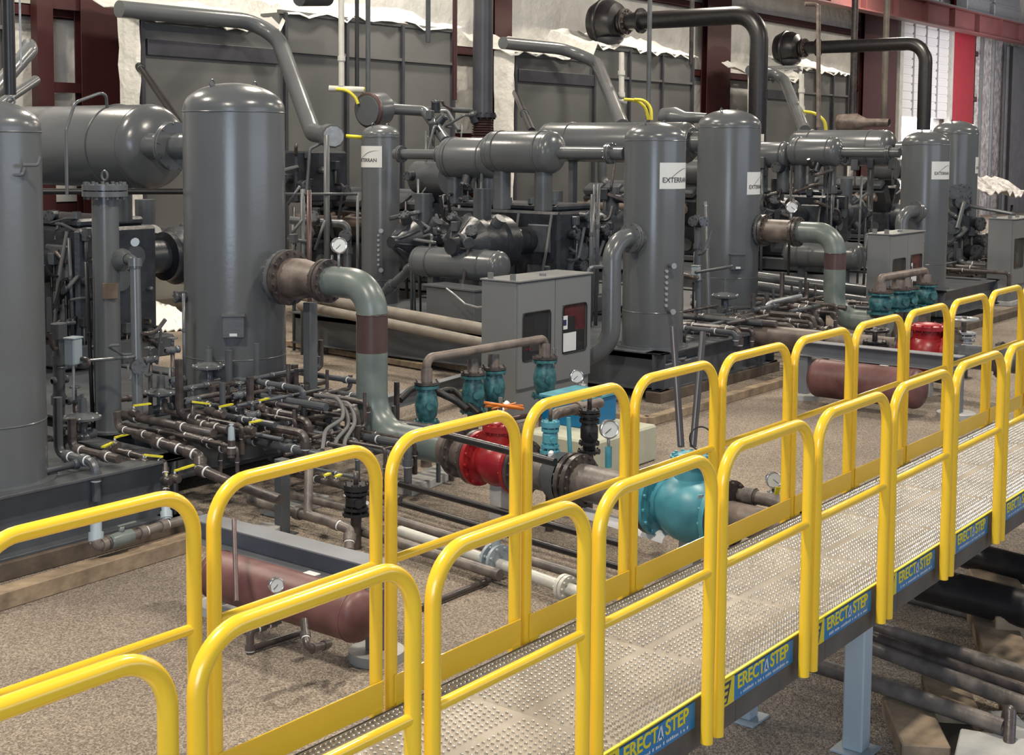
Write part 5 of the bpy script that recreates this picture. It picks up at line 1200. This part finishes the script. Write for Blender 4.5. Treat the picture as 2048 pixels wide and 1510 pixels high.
pipe('dark drop pipe with elbow near the bottom right corner', [gz(2010, 1452, .16), at(2022, 1400, 7.0), at(2018, 1490, 6.9)], .03, 'iron', .05)
slab('dark steel plate under the timbers, bottom right', 1905, 1495, .8, .3, .04, .5, 'dark', 'plate')
# ============================================================ PIPE TANGLE ON THE SKIDS
def jungle(x0, x1, y0, y1, z0, seed, who, nY, nX, scale=1.0, few=False):
    rn = random.Random(seed); g = 'small pipes '+who
    for i in range(nY):
        x = x0+(x1-x0)*(i+rn.uniform(.1, .9))/nY; z = z0+rn.choice((.03, .08, .14, .20)); r = rn.choice((.016, .022, .028, .036))*scale
        ya = rn.uniform(y0+.35*(y1-y0), y1); yb = y0-rn.uniform(-.1, .35)
        pts = [V((x, ya, z)), V((x, yb, z))]; rings = [(0, q) for q in (rn.uniform(.15, .4), rn.uniform(.55, .8))]
        if rn.random() < .55: pts.append(V((x, yb, z-rn.uniform(.15, .45)))); rings.append((1, .35))
        if rn.random() < .5: pts.insert(0, V((x, ya, z+rn.uniform(.1, .5)))); rings = [(k+1, q) for k, q in rings]
        pipe('small threaded pipe running toward the walkway '+who, pts, r, rn.choice(('iron', 'paint2', 'iron')), r*2.2, group=g+', lengthwise', rings=rings if not few else rings[:1], seg=10)
    for i in range(nX):
        y = y0+(y1-y0)*(i+rn.uniform(.1, .9))/nX; z = z0+rn.choice((.05, .11, .17, .24)); r = rn.choice((.016, .022, .028))*scale
        xa = rn.uniform(x0, x0+.5*(x1-x0)); xb = min(x1, xa+rn.uniform(.5, 1.6)*scale)
        pts = [V((xa, y, z)), V((xb, y, z))]
        if rn.random() < .5: pts.append(V((xb, y, z+rn.uniform(.08, .3))))
        pipe('small dark threaded pipe lying crosswise '+who, pts, r, rn.choice(('iron', 'paint2', 'iron')), r*2.2, group=g+', crosswise', rings=[(0, rn.uniform(.2, .45)), (0, rn.uniform(.6, .85))] if not few else [(0, .5)], seg=10)
jungle(5.35, 7.2, 6.0, 7.6, SK, 11, 'in the tangle before the widest vessel', 15, 11)
jungle(6.1, 8.0, 5.4, 6.9, SK-.22, 15, 'in the lower tangle right of the left skid', 14, 9)
jungle(15.7, 19.3, 5.9, 7.3, SK-.05, 12, 'in the tangle before the wide middle vessel', 16, 12, 1.3)
jungle(13.7, 15.6, 5.9, 7.6, SK, 17, 'on the skid right of the first labelled vessel', 9, 6, 1.3)
jungle(25.5, 29.5, 6.2, 7.6, SK, 13, 'in the tangle before the rearmost vessel', 14, 10, 1.7, True)
jungle(3.0, 5.2, 6.25, 6.8, SK, 14, 'beside the foot of the cut-off vessel', 8, 3)
jungle(5.9, 7.9, 6.5, 7.4, SK+.1, 31, 'stacked higher beside the widest vessel', 9, 8)
for k_, (a_, b_, d_) in enumerate(((120, 760, 11.6), (150, 800, 11.4), (300, 720, 12.2), (345, 700, 12.4), (355, 760, 12.1), (385, 800, 11.8), (128, 880, 10.9), (480, 790, 12.2), (540, 800, 12.4), (505, 830, 11.8))):
    c = at(a_, b_, d_); t = thing('angle_valve', 'small grey globe valve with round wheel in the near pipe tangle', 'valve', c, 'small globe valves in the near pipe tangle')
    m_ = MB(); m_.lathe([(.02, -.08), (.034, -.07), (.034, -.05), (.026, -.04), (.042, 0), (.026, .04), (.034, .05), (.034, .07), (.02, .08)], c, (1, 0, 0), 16); m_.build('body', 'paint', t)
    m_ = MB(); m_.cyl(c, c+V((0, 0, .11)), .016, seg=10); m_.build('stem', 'paint2', t)
    m_ = MB(); m_.torus(c+V((0, 0, .11)), (0, 0, 1), .04, .008, 18, 6); m_.cyl(c+V((-.04, 0, .11)), c+V((.04, 0, .11)), .006, seg=6); m_.build('handwheel', 'paint', t)
    m_ = MB(); m_.cyl(V((c.x, c.y, SK-.05)), c, .02, seg=10); m_.build('riser', 'iron', t)
# named, larger members of the near tangle
L1 = [(270, 868, 11.2), (400, 912, 10.9), (400, 938, 10.85), (455, 962, 10.7), (560, 1000, 10.3)]
pipe('thick dark pipe with white tape rings stepping down at the front of the tangle', [at(*q) for q in L1], .042, 'iron', .06, rings=((0, .35), (0, .62), (0, .85), (1, .5), (2, .1)))
pipe('second thick dark pipe with a white ringed joint behind the first', [at(335, 860, 11.5), at(400, 880, 11.3), at(450, 897, 11.1)], .038, 'iron', .05, rings=((0, .5), (1, .3), (1, .8)))
pipe('thin pipe with tape rings and drop at the skid corner', [at(232, 900, 11), at(330, 925, 10.8), at(332, 975, 10.7), at(332, 1022, 10.6)], .024, 'iron', .04, rings=((0, .25), (0, .6), (0, .85), (1, .3), (1, .95)))
pipe('short pipe with tape ring left of the skid corner', [at(255, 918, 10.95), at(300, 935, 10.85)], .026, 'iron', rings=((0, .4),))
t = pipe('pale upright nipple standing on a dark valve in the tangle', [at(463, 915, 10.9), at(463, 850, 10.9)], .030, 'iron', rings=((0, .2),), )
m_ = MB(); m_.lathe([(.03, 0), (.026, .10), (.018, .13), (0, .13)], at(463, 880, 10.9), (0, 0, 1), 16); m_.build('pale_tip', 'leg', t)
for (a_, b_, d_, hd, lab, hl) in ((268, 826, 11.3, (1, -.2, 0), 'yellow lever at the foot of the slim column', .12), (225, 900, 11.0, (-.9, -.5, 0), 'yellow lever pointing left, front of the left skid', .14), (230, 890, 11.1, (1, -.1, .1), 'yellow lever pointing right, front of the left skid', .13),
    (288, 925, 10.8, (.6, -.7, -.1), 'yellow lever over the left skid edge', .12), (350, 957, 10.7, (.95, -.1, .1), 'yellow lever sticking out right of the skid corner', .14), (420, 822, 11.6, (-.5, .5, .1), 'left yellow lever of a pair behind the pale nipple', .12), (440, 828, 11.5, (.9, .1, 0), 'right yellow lever of a pair behind the pale nipple', .12),
    (500, 860, 11.2, (1, 0, 0), 'yellow lever right of the pale nipple', .1), (333, 962, 10.68, (.1, -.2, -1), 'yellow lever hanging at the skid corner drop pipe', .08), (520, 815, 12, (.9, .2, 0), 'small yellow lever near the foot of the widest vessel', .1)):
    lever_valve(lab, at(a_, b_, d_), (0, 1, 0), .024, hd, 'iron', hl=hl)
regulator('round diaphragm regulator nearest the cut-off left vessel', *at(165, 835, 11.3), 1.15)
regulator('round diaphragm regulator between the slim column and the widest vessel', *at(322, 785, 12.1), 1.1)
regulator('round diaphragm regulator at the foot of the widest vessel', *at(417, 733, 12.8), 1.15)
regulator('round diaphragm regulator before the wide middle vessel', *at(1450, 592, 20.8), 1.6)
# low white plastic elbows and teal valve at the skid front, lower left
t = pipe('pale plastic drop pipe at the front of the left skid, left one', [at(192, 1040, 9.9), at(192, 1085, 9.85)], .042, 'leg', rings=((0, .75),), ring_mt='leg')
pipe('pale plastic drop pipe at the front of the left skid, right one', [at(331, 1005, 10.4), at(333, 1034, 10.35)], .034, 'leg', rings=((0, .85),), ring_mt='leg')
pipe('dark low pipe along the foot of the left skid with taped joints', [at(192, 1080, 9.8), at(195, 1093, 9.8), at(330, 1050, 10.3), at(400, 1030, 10.6)], .036, 'shaft', .03, rings=((1, .1), (1, .17), (1, .65), (1, .97)))
t = thing('small_ball_valve', 'grey-blue ball valve in the low pipe at the foot of the left skid', 'valve', at(243, 1073, 9.95)); c = at(243, 1077, 9.95); ax_ = (at(330, 1050, 10.3)-at(195, 1093, 9.8)).normalized()
m_ = MB(); m_.lathe([(.04, -.10), (.05, -.09), (.055, -.03), (.055, .03), (.05, .09), (.04, .10)], c, ax_, 20); m_.build('body', 'patina', t)
m_ = MB(); m_.cyl(c+V((0, 0, .04)), c+V((0, 0, .09)), .022, seg=10); m_.build('stem', 'patina', t)
m_ = MB(); m_.rbox(c+V((0, 0, .095))+ax_*.05, (.16, .022, .012), math.atan2(ax_.y, ax_.x), .003); m_.build('lever_handle', 'patina', t)
a = thing('switch_box', 'small pale grey switch box left of the slim column', 'box', at(147, 700, 11.3)); m_ = MB(); c = at(147, 703, 11.3); m_.rbox(c, (.12, .10, .22), .3, .012); m_.build('box_body', 'leg', a)
m_ = MB(); m_.rbox(c+V((0, 0, .115)), (.13, .11, .015), .3, .004); m_.build('box_lid', 'leg', a)
pipe('small grey conduit under the switch box', [at(147, 725, 11.3), at(147, 800, 11.3)], .012, 'stl', cat='conduit', name='conduit')
for (a_, b_, c_, d2_, lab) in ((650, 860, 690, 785, 'left'), (672, 880, 700, 800, 'middle'), (690, 880, 712, 795, 'right')):
    pipe('grey hose hanging off the skid left of the bent pipe, %s one' % lab, [at(c_-60, d2_+5, 12.3), at(c_-10, d2_+12, 12.0), at(c_, d2_+50, 11.9), at(a_, b_, 11.6), at(a_-5, b_+40, 11.4)], .018, 'hosegrey', .25, cat='hose', name='grey_hose')
pipe('upper pale tube of two resting on the skid edge', [at(580, 812, 12.4), at(680, 792, 12.8)], .012, 'stl'); pipe('lower pale tube of two resting on the skid edge', [at(620, 805, 12.3), at(698, 793, 12.7)], .012, 'stl')
pipe('grey pipe behind the first labelled vessel with small gauges', [at(1395, 430, 19.5), at(1397, 640, 19.4)], .05, 'paint2', rings=((0, .3), (0, .6)), ring_mt='paint2')
pipe('thin grey standpipe between the two middle vessels', [at(1412, 408, 20.5), at(1418, 660, 20)], .035, 'paint', rings=((0, .0), (0, .35)), ring_mt='stl')
a = thing('switch_box', 'small grey switch box between the two middle vessels', 'box', at(1392, 545, 19.3)); m_ = MB(); c = at(1392, 547, 19.3); m_.rbox(c, (.12, .11, .2), .3, .012); m_.build('box_body', 'leg', a)
m_ = MB(); m_.rbox(c+V((0, 0, .11)), (.13, .12, .015), .3, .004); m_.build('box_lid', 'stl', a)
pipe('grey bent tube before the wide middle vessel', [at(1533, 612, 20), at(1540, 605, 20), at(1602, 592, 20.6)], .03, 'stl', .08)
# ============================================================ SMALL CLUTTER ON AND ROUND THE ENGINES
def clutter(box, d0, d1_, n, seed, who, s=1.0):
    """fittings fixed onto whatever machine stands there; where nothing does, standpipes from the skid"""
    rn = random.Random(seed); x0, y0, x1, y1 = box
    dg = bpy.context.evaluated_depsgraph_get(); dg.update(); spots = []
    for i in range(n*2):
        a_, b_ = rn.uniform(x0, x1), rn.uniform(y0, y1); dr = ray(a_, b_); ok, loc, nr, _, ob, _ = S.ray_cast(dg, CAM, dr.normalized(), distance=80)
        if ok:
            dd = (loc-CAM).dot(cF)
            if d0-1.2 < dd < d1_+3 and loc.z > .3 and len(spots) < n: spots.append((loc.copy(), nr.copy(), True)); continue
        if i % 5 == 0 and len(spots) < n: spots.append((at(a_, b_, rn.uniform(d0, d1_)), V((-.6, -.8, 0)), False))
    for c, nr, hit in spots:
        k = rn.randrange(5)
        if nr.dot(CAM-c) < 0: nr = -nr
        if not hit or c.z < SK: k = 4
        if k == 0:
            q = [c-nr*.01, c+nr*.16*s, c+nr*.16*s+V((rn.uniform(-.2, .2), 0, rn.uniform(-.6, .45)))*s]; pipe('small bent tube on the machinery '+who, q, .022*s, rn.choice(('paint', 'paint2', 'iron', 'dark')), .08, group='small tubes '+who, seg=8)
        elif k == 1:
            u_ = V((rn.uniform(-.3, .3), rn.uniform(-.5, .5), rn.uniform(-.2, .2)))*s; q = [c-nr*.01, c+nr*.10*s, c+nr*.10*s+u_, c+u_-nr*.02]; pipe('short looping tube on the machinery '+who, q, rn.uniform(.015, .035)*s, rn.choice(('paint', 'paint2', 'iron')), .05, group='short looping tubes '+who, seg=8)
        elif k == 2:
            t = thing('valve_fitting', 'small round fitting with a bolted cap '+who, 'fitting', c, 'round fittings '+who); m_ = MB(); m_.cyl(c-nr*.01, c+nr*.12*s, .075*s, .06*s, seg=16); m_.build('body', 'engine', t); m_ = MB(); m_.flange(c+nr*.12*s, nr, .075*s, .025*s, 6, .010*s); m_.build('bolted_cap', 'paint2', t)
        elif k == 3:
            t = thing('terminal_box', 'small dark terminal box on the machinery '+who, 'box', c, 'terminal boxes '+who); w_ = rn.uniform(.08, .15)*s; m_ = MB(); m_.rbox(c+nr*.03*s, (w_, w_*.8, w_*1.2), .2, .01); m_.build('box_body', rn.choice(('paint2', 'engine')), t); m_ = MB(); m_.cyl(c+nr*.03*s, c+nr*.03*s-V((0, 0, rn.uniform(.2, .4)*s)), .012*s, seg=8); m_.build('conduit_tail', 'hosegrey', t)
        else:
            q = [V((c.x, c.y, min(SK-.03, c.z-.2) if over_skid(c) else 0)), c+nr*.05]; pipe('thin upright tube rising among the machinery '+who, q, rn.uniform(.012, .028)*s, rn.choice(('paint', 'paint2', 'dark')), group='upright tubes '+who, rings=((0, .7),), ring_mt='paint', seg=8)
clutter((105, 400, 185, 720), 12.4, 13.6, 34, 21, 'between the cut-off vessel and slim column', .8)
clutter((245, 560, 372, 740), 12.6, 14.5, 22, 22, 'right of the slim column', .8)
clutter((575, 280, 720, 560), 20.5, 23, 26, 23, 'left of the slim labelled vessel', 1.2)
clutter((800, 330, 960, 480), 19.8, 22, 34, 24, 'right of the slim labelled vessel', 1.1)
clutter((1130, 340, 1240, 560), 17.6, 20, 30, 25, 'left of the first labelled vessel', 1.1)
clutter((1515, 320, 1790, 470), 25, 28, 44, 26, 'behind the second bent pipe', 1.4)
clutter((850, 215, 960, 262), 22, 25, 12, 27, 'left of the black stack', 1.2)
clutter((1905, 380, 2040, 560), 30, 36, 44, 28, 'at the far right edge', 2.0)
clutter((1370, 420, 1400, 660), 19, 20.5, 10, 29, 'between the two middle vessels', 1.0)
# dark pipe bundle and sheets far right
s_ = MB(); nx, ny = 20, 6; vs = []; p0 = at(1945, 352, 33); p1 = at(2060, 362, 36); random.seed(5)
for i in range(nx+1):
    for j in range(ny+1):
        b0 = p0.lerp(p1, i/nx); vs.append((b0.x, b0.y-.2+j*.35, b0.z+random.uniform(-.12, .12)-abs(j-3)*.12))
solid(s_, vs, [(i*(ny+1)+j, (i+1)*(ny+1)+j, (i+1)*(ny+1)+j+1, i*(ny+1)+j+1) for i in range(nx) for j in range(ny)]); tag(s_.build('plastic_wrap', 'foil'), 'crumpled wrapping over machinery at the far right edge', 'wrapping')
